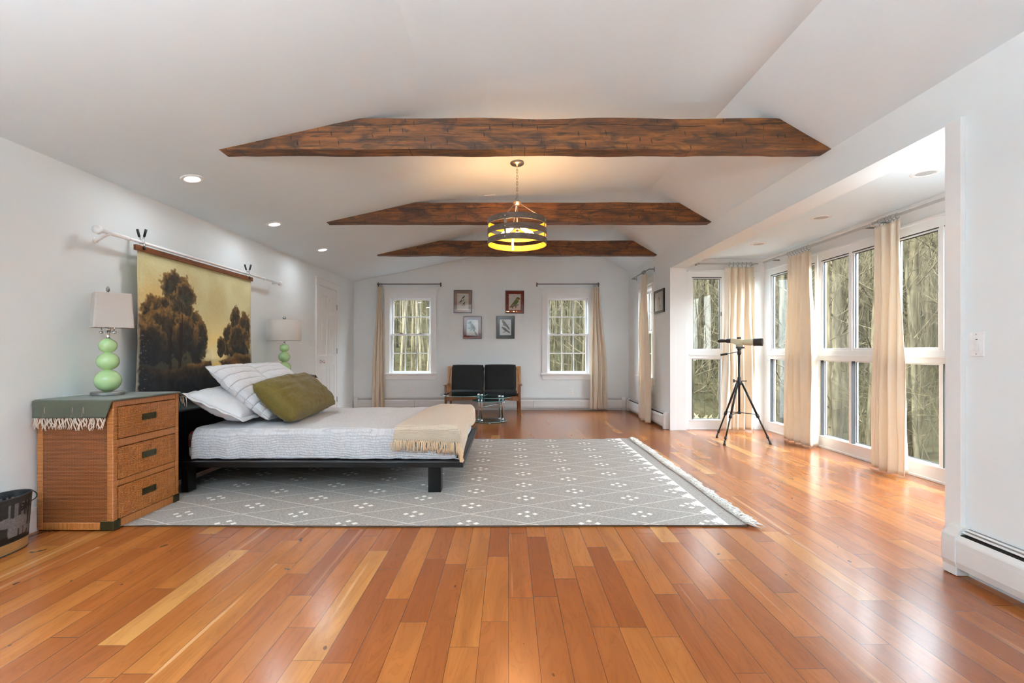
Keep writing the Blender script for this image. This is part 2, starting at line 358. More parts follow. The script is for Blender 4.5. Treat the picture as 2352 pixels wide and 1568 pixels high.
# ------------------------------------------------------------------ mesh builder
class MB:
    def __init__(s): s.v = []; s.f = []; s.mi = []; s.cur = 0; s.col = None
    def add(s, vs, fs):
        o = len(s.v); s.v += [tuple(p) for p in vs]; s.f += [tuple(i + o for i in f) for f in fs]; s.mi += [s.cur] * len(fs); return s
    def box(s, a, b, mtx=None):
        s.nb = getattr(s, 'nb', -1) + 1; q = (s.nb % 9) * 0.00013
        x0, x1 = sorted((a[0], b[0])); y0, y1 = sorted((a[1], b[1])); z0, z1 = sorted((a[2], b[2]))
        x0 -= q; y0 -= q; x1 += q; y1 += q; z1 += q          # no two boxes of a part share a plane
        vs = [(x0, y0, z0), (x1, y0, z0), (x1, y1, z0), (x0, y1, z0), (x0, y0, z1), (x1, y0, z1), (x1, y1, z1), (x0, y1, z1)]
        if mtx: vs = [tuple(mtx @ Vector(p)) for p in vs]
        return s.add(vs, [(0, 3, 2, 1), (4, 5, 6, 7), (0, 1, 5, 4), (1, 2, 6, 5), (2, 3, 7, 6), (3, 0, 4, 7)])
    def prism(s, poly, axis, a, b):
        """a polygon of (p,q) pulled along axis from a to b; (p,q) are the other two axes in order"""
        def P(p, q, t): return {'x': (t, p, q), 'y': (p, t, q), 'z': (p, q, t)}[axis]
        n = len(poly); vs = [P(p, q, a) for p, q in poly] + [P(p, q, b) for p, q in poly]
        fs = [tuple(range(n)), tuple(range(2 * n - 1, n - 1, -1))] + [(i, n + i, n + (i + 1) % n, (i + 1) % n) for i in range(n)]
        return s.add(vs, fs)
    def tube(s, pts, r, seg=8, cap=True):
        pts = [Vector(p) for p in pts]; n = len(pts); rs = r if isinstance(r, (list, tuple)) else [r] * n
        vs = []; up = None
        for i, p in enumerate(pts):
            d = (pts[min(i + 1, n - 1)] - pts[max(i - 1, 0)]).normalized()
            if up is None: up = d.orthogonal().normalized()
            up = (up - d * up.dot(d)); up = up.normalized() if up.length > 1e-6 else d.orthogonal().normalized()
            w = d.cross(up)
            for k in range(seg):
                a = 2 * PI * k / seg; vs.append(p + (up * math.cos(a) + w * math.sin(a)) * rs[i])
        fs = [(i * seg + k, i * seg + (k + 1) % seg, (i + 1) * seg + (k + 1) % seg, (i + 1) * seg + k) for i in range(n - 1) for k in range(seg)]
        if cap: fs += [tuple(range(seg - 1, -1, -1)), tuple((n - 1) * seg + k for k in range(seg))]
        return s.add(vs, fs)
    def lathe(s, prof, c=(0, 0, 0), seg=32, sx=1.0, sy=1.0, mtx=None):
        """prof: (radius, z) list; closed where the radius is 0"""
        vs = []; fs = []; c = Vector(c)
        for r, z in prof:
            for k in range(seg):
                a = 2 * PI * k / seg; p = Vector((r * sx * math.cos(a), r * sy * math.sin(a), z))
                vs.append((mtx @ p if mtx else p) + c)
        for i in range(len(prof) - 1):
            for k in range(seg): fs.append((i * seg + k, i * seg + (k + 1) % seg, (i + 1) * seg + (k + 1) % seg, (i + 1) * seg + k))
        return s.add(vs, fs)
    def torus(s, c, R_, r, axis='z', seg=24, ss=8):
        vs = []; c = Vector(c)
        for i in range(seg):
            a = 2 * PI * i / seg
            for j in range(ss):
                b = 2 * PI * j / ss; q = R_ + r * math.cos(b); p = (q * math.cos(a), q * math.sin(a), r * math.sin(b))
                p = {'z': p, 'x': (p[2], p[0], p[1]), 'y': (p[0], p[2], p[1])}[axis]; vs.append(c + Vector(p))
        fs = [(i * ss + j, ((i + 1) % seg) * ss + j, ((i + 1) % seg) * ss + (j + 1) % ss, i * ss + (j + 1) % ss) for i in range(seg) for j in range(ss)]
        return s.add(vs, fs)
    def grid(s, fn, nu, nv):
        vs = [fn(i / nu, j / nv) for j in range(nv + 1) for i in range(nu + 1)]
        fs = [(j * (nu + 1) + i, j * (nu + 1) + i + 1, (j + 1) * (nu + 1) + i + 1, (j + 1) * (nu + 1) + i) for j in range(nv) for i in range(nu)]
        return s.add(vs, fs)
    def build(s, name, mat, parent=None, smooth=False, bevel=0.0, solid=0.0, sub=0, loc=None):
        me = bpy.data.meshes.new(name); me.from_pydata(s.v, [], s.f); me.validate(); me.update()
        mats = mat if isinstance(mat, (list, tuple)) else [mat]
        for m in mats: me.materials.append(m)
        if len(mats) > 1 and len(me.polygons) == len(s.mi): me.polygons.foreach_set('material_index', s.mi)
        bm = bmesh.new(); bm.from_mesh(me); bmesh.ops.recalc_face_normals(bm, faces=bm.faces); bm.to_mesh(me); bm.free()
        if smooth: me.polygons.foreach_set('use_smooth', [True] * len(me.polygons))
        if s.col:
            ca = me.color_attributes.new('paint', 'FLOAT_COLOR', 'POINT')
            for i, c in enumerate(s.col): ca.data[i].color = c
        o = bpy.data.objects.new(name, me); COL.objects.link(o)
        if parent: o.parent = parent
        if loc: o.location = loc
        if solid: m = o.modifiers.new('solid', 'SOLIDIFY'); m.thickness = solid; m.offset = 0
        if bevel: m = o.modifiers.new('bevel', 'BEVEL'); m.width = bevel; m.segments = 2; m.limit_method = 'ANGLE'
        if sub: m = o.modifiers.new('sub', 'SUBSURF'); m.levels = sub; m.render_levels = sub
        return o

def tag(o, label=None, cat=None, group=None, kind=None):
    if label: o['label'] = label
    if cat: o['category'] = cat
    if group: o['group'] = group
    if kind: o['kind'] = kind
    return o
def thing(name, label, cat, loc=(0, 0, 0), rz=0.0, group=None, kind=None):
    o = bpy.data.objects.new(name, None); o.empty_display_size = 0.1; COL.objects.link(o)
    o.location = loc; o.rotation_euler = (0, 0, rz); return tag(o, label, cat, group, kind)
def B(a, b): return MB().box(a, b)
def copy_tree(o, parent=None):
    c = o.copy(); COL.objects.link(c)
    if parent: c.parent = parent
    for ch in list(o.children): copy_tree(ch, c)
    return c

# ------------------------------------------------------------------ the room shell
XL, XR, YB, YF = -2.95, 2.29, 9.21, -1.7            # left wall, right wall, far wall, wall behind the camera
XBAY, YBAY, ZBAY = 3.65, 6.90, 2.43                  # bay: long window wall, its end wall, its ceiling
OPEN0, OPEN1, ZHEAD = 2.51, 6.83, 2.295              # opening from room into bay
PROF = [(-3.1, 2.34), (-2.95, 2.37), (-2.077, 2.545), (-1.059, 2.771), (-0.75, 2.838), (-0.55, 2.876), (-0.35, 2.903), (-0.15, 2.919), (0.1, 2.929), (0.6, 2.936), (1.6226, 2.9446), (2.29, 2.555), (2.44, 2.467)]
def prof(x):
    for (a, za), (b, zb) in zip(PROF, PROF[1:]):
        if a <= x <= b: return za + (zb - za) * (x - a) / (b - a)
    return PROF[0][1] if x < PROF[0][0] else PROF[-1][1]
def zceil(x, y): return prof(x) + 0.0115 * (y - 3.43)

def structure(name, mb, mat, label, **k):
    return tag(mb.build(name, mat, **k), label, name.split('_')[0], kind='structure')
def wall_cells(u0, u1, v0, v1, holes):
    us = sorted({u0, u1} | {h[0] for h in holes} | {h[1] for h in holes}); vs = sorted({v0, v1} | {h[2] for h in holes} | {h[3] for h in holes})
    for a, b in zip(us, us[1:]):
        for c, d in zip(vs, vs[1:]):
            if not any(h[0] <= (a + b) / 2 <= h[1] and h[2] <= (c + d) / 2 <= h[3] for h in holes): yield a, b, c, d

structure('floor', MB().box((-3.1, -1.85, -0.12), (2.30, 9.36, 0.0)).box((2.30, 2.05, -0.12), (3.72, 6.97, 0.0)), M['floor'], 'glossy reddish cherry plank floor of the whole bedroom')
mb = MB()
ys = [-1.85, 9.36]
vs = [(x, y, z + 0.0115 * (y - 3.43)) for y in ys for x, z in PROF] + [(x, y, z + 0.14 + 0.0115 * (y - 3.43)) for y in ys for x, z in PROF]
n = len(PROF); fs = []
for k in range(n - 1):
    fs += [(k, k + 1, n + k + 1, n + k), (2 * n + k, 3 * n + k, 3 * n + k + 1, 2 * n + k + 1)]
fs += [(0, n, 3 * n, 2 * n), (n - 1, 3 * n - 1, 4 * n - 1, 2 * n - 1) if False else (n - 1, 2 * n - 1, 4 * n - 1, 3 * n - 1)]
mb.add(vs, fs)
structure('ceiling', mb, M['ceil'], 'white vaulted plaster ceiling crossed by three timber beams')

WH = [(-2.262, -1.475, 0.70, 2.145), (0.738, 1.527, 0.70, 2.145)]           # holes of the two far windows
mb = MB()
for a, b, c, d in wall_cells(-3.1, 2.44, -0.1, 3.2, WH): mb.box((a, YB, c), (b, YB + 0.15, d))
structure('wall_back', mb, M['wall'], 'pale far wall with two windows and four bird prints')
structure('wall_left', MB().box((XL - 0.15, YF - 0.15, -0.1), (XL, YB + 0.15, 2.6)), M['wall'], 'long pale left wall behind the bed')
RH = [(7.655, 8.445, 0.70, 2.145)]
mb = MB()
for a, b, c, d in wall_cells(OPEN1, YB + 0.15, -0.1, 3.0, RH): mb.box((XR, a, c), (XR + 0.15, b, d))
mb.box((XR + 0.14, OPEN1, -0.1), (XR + 0.22, YBAY + 0.1, 3.0))
mb.box((XR, OPEN0 - 0.02, ZHEAD), (XR + 0.22, OPEN1, 3.0))
mb.box((XR, YF - 0.15, -0.1), (XR + 0.22, OPEN0 - 0.02, 3.0))
structure('wall_right', mb, M['wall'], 'right wall with the wide cased opening into the window bay')
FH = []
mb = MB()
for a, b, c, d in wall_cells(-3.1, 2.44, -0.1, 3.2, FH): mb.box((a, YF - 0.15, c), (b, YF, d))
structure('wall_front', mb, M['wall'], 'pale plain wall behind the viewer')
structure('ceiling_bay', MB().box((XR + 0.05, 2.0, ZBAY), (XBAY + 0.2, YBAY + 0.2, ZBAY + 0.12)), M['ceil'], 'low flat white ceiling over the window bay')
structure('wall_bay', MB().box((XR + 0.05, 2.05, -0.1), (XBAY + 0.2, 2.2, 2.6)), M['wall'], 'hidden near end wall of the window bay')
# trim of the opening, of the bay and along the floor
mb = MB(); mb.box((XR - 0.025, 2.42, 0), (XR + 0.0, 2.509, ZHEAD + 0.0)); mb.box((XR - 0.02, 2.495, 0), (XR + 0.225, 2.515, ZHEAD))
structure('trim_1', mb, M['trim'], 'white casing board at the near side of the bay opening', bevel=0.003)
mb = MB(); mb.box((XR - 0.012, OPEN1 - 0.015, 0.0), (XR + 0.07, OPEN1, ZHEAD)); mb.box((XR + 0.07, OPEN1 - 0.006, 0), (XR + 0.22, OPEN1, ZHEAD))
structure('trim_2', mb, M['trim'], 'white jamb board at the far side of the bay opening', bevel=0.003)
mb = MB()
mb.box((XR + 0.22, YBAY - 0.05, ZBAY - 0.035), (XBAY, YBAY, ZBAY)); mb.box((XBAY - 0.05, 2.2, ZBAY - 0.035), (XBAY, YBAY - 0.05, ZBAY))
structure('trim_3', mb, M['trim'], 'white moulding where the bay ceiling meets the window walls', bevel=0.004)
mb = MB(); mb.box((XBAY, 2.2, 2.27), (XBAY + 0.15, YBAY + 0.15, 2.44)); mb.box((XR + 0.15, YBAY, 2.27), (XBAY + 0.15, YBAY + 0.15, 2.44))
mb.box((XR + 0.15, YBAY, -0.1), (XR + 0.285, YBAY + 0.07, 2.27)); mb.box((3.56, YBAY, -0.1), (XBAY + 0.07, YBAY + 0.07, 2.27)); mb.box((XBAY, YBAY - 0.12, -0.1), (XBAY + 0.07, YBAY, 2.27))
structure('wall_bay.001', mb, M['trim'], 'white lintel and corner posts around the bay windows')
mb = MB(); mb.box((XL, -1.7, 0), (XL + 0.016, 7.37, 0.13)); mb.box((XL, -1.7, 0.13), (XL + 0.01, 7.37, 0.145)); mb.box((XL, 8.35, 0), (XL + 0.016, 9.1, 0.14))
structure('baseboard_left', mb, M['trim'], 'white baseboard along the left wall')

# windows -----------------------------------------------------------
def double_hung(name, label, loc, rz, w=0.787):
    t = thing(name, label, 'window', loc, rz, kind='structure'); h = w / 2; z0, z1, zm = 0.70, 2.145, 1.435
    m = MB()
    for s in (-1, 1): m.box((s * h, -0.022, z0), (s * (h + 0.10), 0.0, 2.20))
    m.box((-h - 0.115, -0.024, 2.20), (h + 0.115, 0, 2.30)); m.box((-h - 0.13, -0.038, 2.30), (h + 0.13, 0, 2.318)); m.box((-h - 0.105, -0.03, 2.192), (h + 0.105, 0, 2.204))
    m.box((-h, -0.012, z1 - 0.0), (h, 0.0, 2.20))
    m.build('casing', M['trim'], t, bevel=0.003)
    m = MB(); m.box((-h - 0.125, -0.05, z0 - 0.03), (h + 0.125, 0.06, z0)); m.build('sill', M['trim'], t, bevel=0.004)
    m = MB(); m.prism([(-h - 0.10, z0 - 0.03), (h + 0.10, z0 - 0.03), (h + 0.10, z0 - 0.09), (h + 0.07, z0 - 0.125), (-h - 0.07, z0 - 0.125), (-h - 0.10, z0 - 0.09)], 'y', -0.02, 0.0); m.build('apron', M['trim'], t, bevel=0.003)
    m = MB()
    for s in (-1, 1): m.box((s * h, 0, z0), (s * (h - 0.014), 0.15, z1)); m.box((s * (h - 0.014), 0.075, z0), (s * (h - 0.024), 0.085, z1))
    m.box((-h, 0, z1 - 0.014), (h, 0.15, z1)); m.box((-h, 0.06, z0), (h, 0.15, z0 + 0.012))
    m.build('frame', M['vinyl'], t, bevel=0.002)
    for nm, a, b, y in (('upper_sash', zm - 0.018, z1 - 0.014, 0.09), ('lower_sash', z0 + 0.0, zm + 0.018, 0.045)):
        g = h - 0.016; m = MB(); st = 0.034
        for s in (-1, 1): m.box((s * g, y, a), (s * (g - st), y + 0.035, b))
        m.box((-g + st, y, a), (g - st, y + 0.035, a + st)); m.box((-g + st, y, b - st), (g - st, y + 0.035, b))
        gw = 2 * (g - st); gh = b - a - 2 * st
        for k in (1, 2): x = -g + st + gw * k / 3; m.box((x - 0.008, y + 0.012, a + st), (x + 0.008, y + 0.024, b - st))
        z = a + st + gh / 2; m.box((-g + st, y + 0.011, z - 0.008), (g - st, y + 0.025, z + 0.008))
        o = m.build(nm, M['vinyl'], t, bevel=0.002)
        MB().box((-g + st, y + 0.016, a + st), (g - st, y + 0.02, b - st)).build('pane', M['pane'], o)
    m = MB()
    for s in (-0.18, 0.18): m.box((s - 0.03, 0.03, zm + 0.018), (s + 0.03, 0.05, zm + 0.03))
    m.build('sash_lock', M['bronze'], t)
    return t
double_hung('window_1', 'white double hung twelve pane window in the far wall beside the cream curtain over the bed', ((WH[0][0] + WH[0][1]) / 2, YB, 0), 0)
double_hung('window_2', 'white double hung twelve pane window in the far wall beyond the black loveseat, green mat print beside it', ((WH[1][0] + WH[1][1]) / 2, YB, 0), 0)
double_hung('window_3', 'white double hung window in the right wall hidden behind a peach curtain', (XR, 8.05, 0), -PI / 2)

def bay_window(name, label, loc, rz, w):
    t = thing(name, label, 'window', loc, rz, kind='structure')
    D = 0.065; half = w / 2; e = 0.045
    m = MB()                                            # outer frame, mullion, mid rail, kick board, head
    for x0, x1 in ((0, e), (w - e, w), (half - 0.022, half + 0.022)): m.box((x0, 0.0, 0), (x1, D, 2.27))
    m.box((0, 0.0, 0), (w, D, 0.135)); m.box((0, -0.004, 1.012), (w, D, 1.075)); m.box((0, 0.0, 1.075), (w, D, 1.125)); m.box((0, 0.0, 2.175), (w, D, 2.27)); m.box((-0.02, -0.02, 2.253), (w + 0.02, 0.0, 2.275)); m.box((0, -0.018, 1.058), (w, 0, 1.076)); m.box((0, -0.012, 0.12), (w, 0, 0.137)); m.box((0, -0.012, 0), (w, 0, 0.02))
    m.build('frame', M['trim'], t, bevel=0.003)
    for k in range(2):
        x0 = e if k == 0 else half + 0.022; x1 = half - 0.022 if k == 0 else w - e
        # upper: sliding sash with a dark gasket
        a, b = 1.125, 2.175; m = MB(); s = 0.022
        m.box((x0, 0.012, a), (x0 + s, 0.055, b)); m.box((x1 - s, 0.012, a), (x1, 0.055, b)); m.box((x0, 0.012, b - s), (x1, 0.055, b)); m.box((x0, 0.012, a), (x1, 0.055, a + s * 1.2))
        o = m.build('upper_sash', M['vinyl'], t, bevel=0.002)
        m = MB(); q = 0.007
        m.box((x0, 0.004, b - 0.009), (x1, 0.012, b)); m.box((x0 + s, 0.022, b - s - q), (x1 - s, 0.034, b - s)); m.box((x0 + s, 0.022, a + s), (x0 + s + q, 0.034, b - s)); m.box((x1 - s - q, 0.022, a + s), (x1 - s, 0.034, b - s))
        m.build('gasket', M['gasket'], o)
        MB().box((x0 + s, 0.028, a + s), (x1 - s, 0.032, b - s)).build('pane', M['pane'], o)
        # lower: fixed light set deeper
        a, b = 0.135, 1.012; m = MB(); s = 0.012
        m.box((x0, 0.034, a), (x0 + s, 0.064, b)); m.box((x1 - s, 0.034, a), (x1, 0.064, b)); m.box((x0, 0.034, b - s), (x1, 0.064, b)); m.box((x0, 0.034, a), (x1, 0.064, a + s))
        o = m.build('lower_sash', M['vinyl'], t)
        m = MB(); m.box((x0, -0.002, a), (x0 + 0.007, 0.03, b)); m.box((x0 + s, 0.040, a + s), (x0 + s + 0.006, 0.046, b - s)); m.box((x1 - s - 0.006, 0.040, a + s), (x1 - s, 0.046, b - s)); m.box((x0 + s, 0.040, a + s), (x1 - s, 0.046, a + s + 0.006))
        m.build('gasket', M['gasket'], o)
        MB().box((x0 + s, 0.043, a + s), (x1 - s, 0.047, b - s)).build('pane', M['pane'], o)
    m = MB(); m.box((half - 0.034, 0.01, 1.62), (half - 0.022, 0.03, 1.68)); m.build('latch', M['gasket'], t)
    return t
bay_window('window_4', 'white framed bay window facing the viewer behind the spotting scope', (2.575, YBAY, 0), 0, 0.985)
y = YBAY - 0.12
P = 1.085
for k, lab in enumerate(('white bay window by the corner post, curtain over most of it', 'white bay window between the two cream curtains of the long side', 'white bay window just past the nearest cream curtain', 'white bay window behind the near casing board, mostly hidden')):
    bay_window('window_%d' % (5 + k), lab, (XBAY, y, 0), -PI / 2, P - 0.02); y -= P
structure('wall_bay.002', MB().box((XBAY, 2.2, -0.1), (XBAY + 0.15, y + 0.0, 2.28)), M['wall'], 'short wall piece at the near end of the bay windows')

# door --------------------------------------------------------------
t = thing('door_1', 'white six panel door in the left wall beyond the far lamp', 'door', (XL, 7.862, 0), PI / 2, kind='structure')
m = MB(); hw = 0.386
for s in (-1, 1): m.box((s * (hw + 0.004), -0.02, 0), (s * (hw + 0.095), 0, 2.145))
m.box((-hw - 0.105, -0.022, 2.145), (hw + 0.105, 0, 2.25)); m.box((-hw - 0.12, -0.036, 2.25), (hw + 0.12, 0, 2.266)); m.build('casing', M['trim'], t, bevel=0.003)
m = MB(); m.box((-hw, -0.008, 0.01), (hw, 0.0, 2.138))
for x0, x1 in ((-hw, -hw + 0.10), (-0.05, 0.05), (hw - 0.10, hw)): m.box((x0, -0.016, 0.01), (x1, -0.008, 2.138))
for z0, z1 in ((0.01, 0.26), (0.88, 1.05), (1.69, 1.76), (2.01, 2.138)): m.box((-hw, -0.016, z0), (hw, -0.008, z1))
for x0 in (-hw + 0.10, 0.05):
    for z0, z1 in ((0.26, 0.88), (1.05, 1.69), (1.76, 2.01)): m.box((x0 + 0.03, -0.0135, z0 + 0.03), (x0 + 0.206, -0.008, z1 - 0.03))
m.build('slab', M['trim'], t, bevel=0.003)
rot = Matrix.Rotation(PI / 2, 4, 'X')
m = MB(); m.lathe([(0, 0), (0.032, 0), (0.030, 0.010), (0.012, 0.014), (0.011, 0.035), (0.022, 0.042), (0.028, 0.055), (0.024, 0.068), (0, 0.074)], (-hw + 0.06, -0.016, 0.957), 20, mtx=rot); m.build('door_knob', M['chrome'], t, smooth=True)
for z in (0.30, 1.12, 1.86): m = MB(); m.tube([(hw + 0.002, -0.022, z - 0.045), (hw + 0.002, -0.022, z + 0.045)], 0.007); m.build('hinge', M['nickel'], t)

# ------------------------------------------------------------------ beams
BN = [('hand hewn brown timber beam nearest the viewer, with a long split', 3.43, 2.552), ('hand hewn brown timber beam in the middle, lit orange by the drum light', 5.45, 2.575), ('farthest hand hewn brown timber beam, behind the drum light', 7.44, 2.600)]
for k, (lab, y0, zb) in enumerate(BN):
    m = MB(); nx = 110; rows = []; th = 0.128; top = zb + 0.219
    xa = -2.10; 
    while zceil(xa, y0) > zb - 0.004: xa -= 0.01
    xb = XR + 0.004
    for i in range(nx + 1):
        x = xa + (xb - xa) * i / nx
        w1 = noise.noise(Vector((x * 2.2, k * 9.0, 0))) * 0.007 + noise.noise(Vector((x * 9, k * 9.0, 3))) * 0.003
        w2 = noise.noise(Vector((x * 2.0, k * 7.0, 9))) * 0.009; w3 = noise.noise(Vector((x * 3, k * 5.0, 17))) * 0.006
        zt = min(top + w2, zceil(x, y0 + th / 2) + 0.004); zt = max(zt, zb + 0.004)
        ring = []
        for j in range(5): ring.append((x, y0 + w3 + noise.noise(Vector((x * 6, j * 2.0, k * 4.0))) * 0.003, zb + w1 + (zt - zb - w1) * j / 4))
        for j in range(5): ring.append((x, y0 + th + w3, zt + (zb + w1 - zt) * j / 4))
        rows.append(ring)
    vs = [p for r in rows for p in r]; q = 10
    fs = [(i * q + j, i * q + (j + 1) % q, (i + 1) * q + (j + 1) % q, (i + 1) * q + j) for i in range(nx) for j in range(q)] + [tuple(range(q)), tuple(nx * q + j for j in range(q))]
    m.add(vs, fs)
    tag(m.build('ceiling_beam', M['beam']), lab, 'beam', 'timber ceiling beams')

# ------------------------------------------------------------------ ceiling lights and plates
def slope_at(x, y): return math.atan2(zceil(x + 0.05, y) - zceil(x - 0.05, y), 0.1)
for k, (x, y) in enumerate(((-2.475, 3.78), (-2.505, 5.17), (-2.517, 6.54))):
    lab = ('lit round recessed ceiling light nearest the viewer, above the wall hanging', 'lit round recessed ceiling light second along the sloped ceiling', 'lit round recessed ceiling light farthest along, near the white door')[k]
    t = thing('recessed_light', lab, 'ceiling light', (x, y, zceil(x, y) - 0.001), 0, 'recessed lights in the sloped ceiling'); t.rotation_euler = (0, -slope_at(x, y), 0)
    MB().lathe([(0.052, 0.002), (0.052, -0.004), (0.062, -0.010), (0.078, -0.006), (0.082, 0.002)], seg=36).build('trim_ring', M['bulbwhite'], t, smooth=True)
    MB().lathe([(0, -0.004), (0.053, -0.003)], seg=32).build('lens', M['lens'], t)
    ld = bpy.data.lights.new('led', 'AREA'); ld.shape = 'DISK'; ld.size = 0.15; ld.energy = (1.2, 1.4, 1.4)[k]; ld.color = (0.86, 0.94, 1.0)
    lo = bpy.data.objects.new('led', ld); COL.objects.link(lo); lo.location = (0, 0, -0.012); lo.parent = t
for k, (x, y) in enumerate(((3.07, 3.56), (3.064, 4.74), (3.057, 5.91))):
    lab = ('unlit recessed light in the bay ceiling nearest the viewer', 'unlit recessed light in the bay ceiling, middle of its row', 'unlit recessed light in the bay ceiling above the spotting scope')[k]
    t = thing('recessed_light', lab, 'ceiling light', (x, y, ZBAY - 0.0005), 0, 'recessed lights in the bay ceiling')
    MB().lathe([(0.060, 0.0), (0.060, -0.002), (0.064, -0.006), (0.088, -0.004), (0.092, 0.0)], seg=36).build('trim_ring', M['bulbwhite'], t, smooth=True)
    MB().lathe([(0, -0.001), (0.061, -0.001)], seg=32).build('lens', M['lensoff'], t)
for k, (x, y) in enumerate(((-0.206, 3.76), (-0.216, 5.66))):
    t = MB().box((-0.065, -0.035, -0.006), (0.065, 0.035, 0.0)).build('ceiling_plate', M['bulbwhite'], bevel=0.002, loc=(x, y, zceil(x, y) - 0.001)); t.rotation_euler = (0, -slope_at(x, y), 0)
    tag(t, ('small white cover plate on the ceiling above the nearest beam', 'small white cover plate on the ceiling above the middle beam')[k], 'cover plate', 'cover plates on the ceiling')

# ------------------------------------------------------------------ drum pendant
CX, CY = 0.083, 4.67
zt = zceil(CX, CY)
t = thing('drum_pendant', 'lit three ring drum pendant with gold lining hanging on a chain', 'pendant light', (CX, CY, 0))
MB().lathe([(0, zt + 0.002), (0.066, zt), (0.068, zt - 0.012), (0.060, zt - 0.022), (0.014, zt - 0.026), (0.010, zt - 0.04), (0, zt - 0.04)], seg=32).build('canopy', M['nickel'], t, smooth=True)
m = MB(); z = zt - 0.045; k = 0
while z > 2.585:
    pts = []
    for i in range(17):
        a = 2 * PI * i / 16; u, v = 0.0085 * math.cos(a), 0.019 * math.sin(a)
        pts.append((u, 0, z - 0.012 + v) if k % 2 else (0, u, z - 0.012 + v))
    m.tube(pts, 0.0022, 6, False); z -= 0.029; k += 1
m.build('chain', M['nickel'], t, smooth=True)
m = MB(); m.torus((0, 0, 2.588), 0.015, 0.003, 'y'); m.lathe([(0, 2.575), (0.010, 2.575), (0.012, 2.566), (0.043, 2.562), (0.043, 2.550), (0.030, 2.546), (0.028, 2.530), (0, 2.528)], seg=28); m.build('hub', M['nickel'], t, smooth=True)
RA = 0.286
for k in range(3):
    z0 = 2.142 + 0.094 * k; z1 = z0 + 0.055; m = MB(); seg = 72
    prof_ = [(RA, z0), (RA, z1), (RA - 0.007, z1), (RA - 0.007, z0)]
    for i in range(seg):
        for r, z in prof_: m.v.append((r * math.cos(2 * PI * i / seg), r * math.sin(2 * PI * i / seg), z))
    for i in range(seg):
        j = (i + 1) % seg
        for a in range(4):
            b = (a + 1) % 4; m.f.append((i * 4 + a, j * 4 + a, j * 4 + b, i * 4 + b)); m.mi.append(1 if a == 2 else 0)
    m.build('drum_ring', [M['ringout'], M['ringin']], t)
for k, a in enumerate((-2.62 + 0.63, -0.08 - 0.3, 1.72)):
    c, s = math.cos(a), math.sin(a)
    m = MB(); mt = Matrix.Rotation(a, 4, 'Z'); m.box((RA - 0.011, -0.011, 2.150), (RA - 0.007, 0.011, 2.378), mt)
    o = m.build('strap', M['nickel'], t)
    for q in range(3):
        m = MB(); m.lathe([(0, 0.004), (0.006, 0.002), (0.007, 0.0)], (RA * c, RA * s, 2.142 + 0.094 * q + 0.028), 10, mtx=Matrix.Rotation(a, 4, 'Z') @ Matrix.Rotation(PI / 2, 4, 'Y')); m.build('rivet', M['nickel'], o)
    m = MB(); m.tube([(0.026 * c, 0.026 * s, 2.545), ((RA - 0.012) * c, (RA - 0.012) * s, 2.372)], 0.0038, 8); m.build('support_rod', M['nickel'], t)
m = MB(); m.tube([(0, 0, 2.55), (0, 0, 2.34)], 0.006); m.lathe([(0, 2.352), (0.018, 2.35), (0.036, 2.335), (0.040, 2.312), (0.030, 2.300), (0, 2.298)], seg=24); m.build('socket_cluster', M['nickel'], t, smooth=True)
for k in range(5):
    a = 2 * PI * k / 5 + 0.25; c, s = math.cos(a), math.sin(a)
    d = Vector((c * 0.93, s * 0.93, -0.37)); p0 = Vector((c * 0.03, s * 0.03, 2.310)); mt = d.to_track_quat('Z', 'Y').to_matrix().to_4x4()
    m = MB(); m.lathe([(0, 0), (0.014, 0), (0.014, 0.045), (0, 0.047)], p0, 14, mtx=mt); o = m.build('bulb_holder', M['bronze'], t, smooth=True)
    m = MB(); m.lathe([(0.010, 0.045), (0.016, 0.062), (0.021, 0.085), (0.020, 0.115), (0.012, 0.140), (0, 0.150)], p0, 16, mtx=mt); m.build('bulb', M['bulb'], t, smooth=True)

# ------------------------------------------------------------------ baseboard heaters
def heater(label, loc, rz, L, cap0, cap1, seams=()):
    t = thing('baseboard_heater', label, 'heater', loc, rz, 'baseboard heaters')
    m = MB(); m.box((0.01, -0.008, 0.03), (L - 0.01, 0, 0.235)); m.prism([(0.0, 0.235), (-0.017, 0.235), (-0.024, 0.230), (-0.022, 0.226), (0.0, 0.229)], 'x', 0.01, L - 0.01); m.build('back_panel', M['heater'], t)
    m = MB(); m.prism([(-0.050, 0.204), (-0.066, 0.184), (-0.069, 0.176), (-0.069, 0.075), (-0.060, 0.042), (-0.056, 0.042), (-0.065, 0.078), (-0.065, 0.176), (-0.047, 0.201)], 'x', 0.01, L - 0.01)
    m.box((0.02, -0.0705, 0.150), (L - 0.02, -0.069, 0.1525))
    o = m.build('front_cover', M['heater'], t)
    m = MB(); m.prism([(-0.031, 0.224), (-0.038, 0.217), (-0.036, 0.215), (-0.029, 0.222)], 'x', 0.01, L - 0.01); m.build('damper', M['heater'], t)
    m = MB(); m.box((0.02, -0.0455, 0.055), (L - 0.02, -0.0085, 0.206)); m.build('dark_fin_block', M['dark'], t)  # block coloured dark to stand for the shade inside the slots
    for x in seams: MB().box((x - 0.0015, -0.0712, 0.05), (x + 0.0015, -0.0690, 0.178)).build('seam', M['gasket'], t)
    for c, x in ((cap0, 0), (cap1, L)):
        if not c: continue
        a, b = (x, x + 0.075) if x == 0 else (x - 0.075, x)
        m = MB(); m.prism([(0, 0.242), (-0.030, 0.242), (-0.052, 0.228), (-0.071, 0.198), (-0.074, 0.18), (-0.074, 0.072), (-0.066, 0.046), (-0.066, 0.004), (0, 0.004)], 'x', a, b); m.build('end_cap', M['heater'], t, bevel=0.002)
heater('long white baseboard heater along the far wall behind the loveseat', (XL + 0.02, YB, 0), 0, 5.15, True, True, (0.55, 1.15, 3.4))
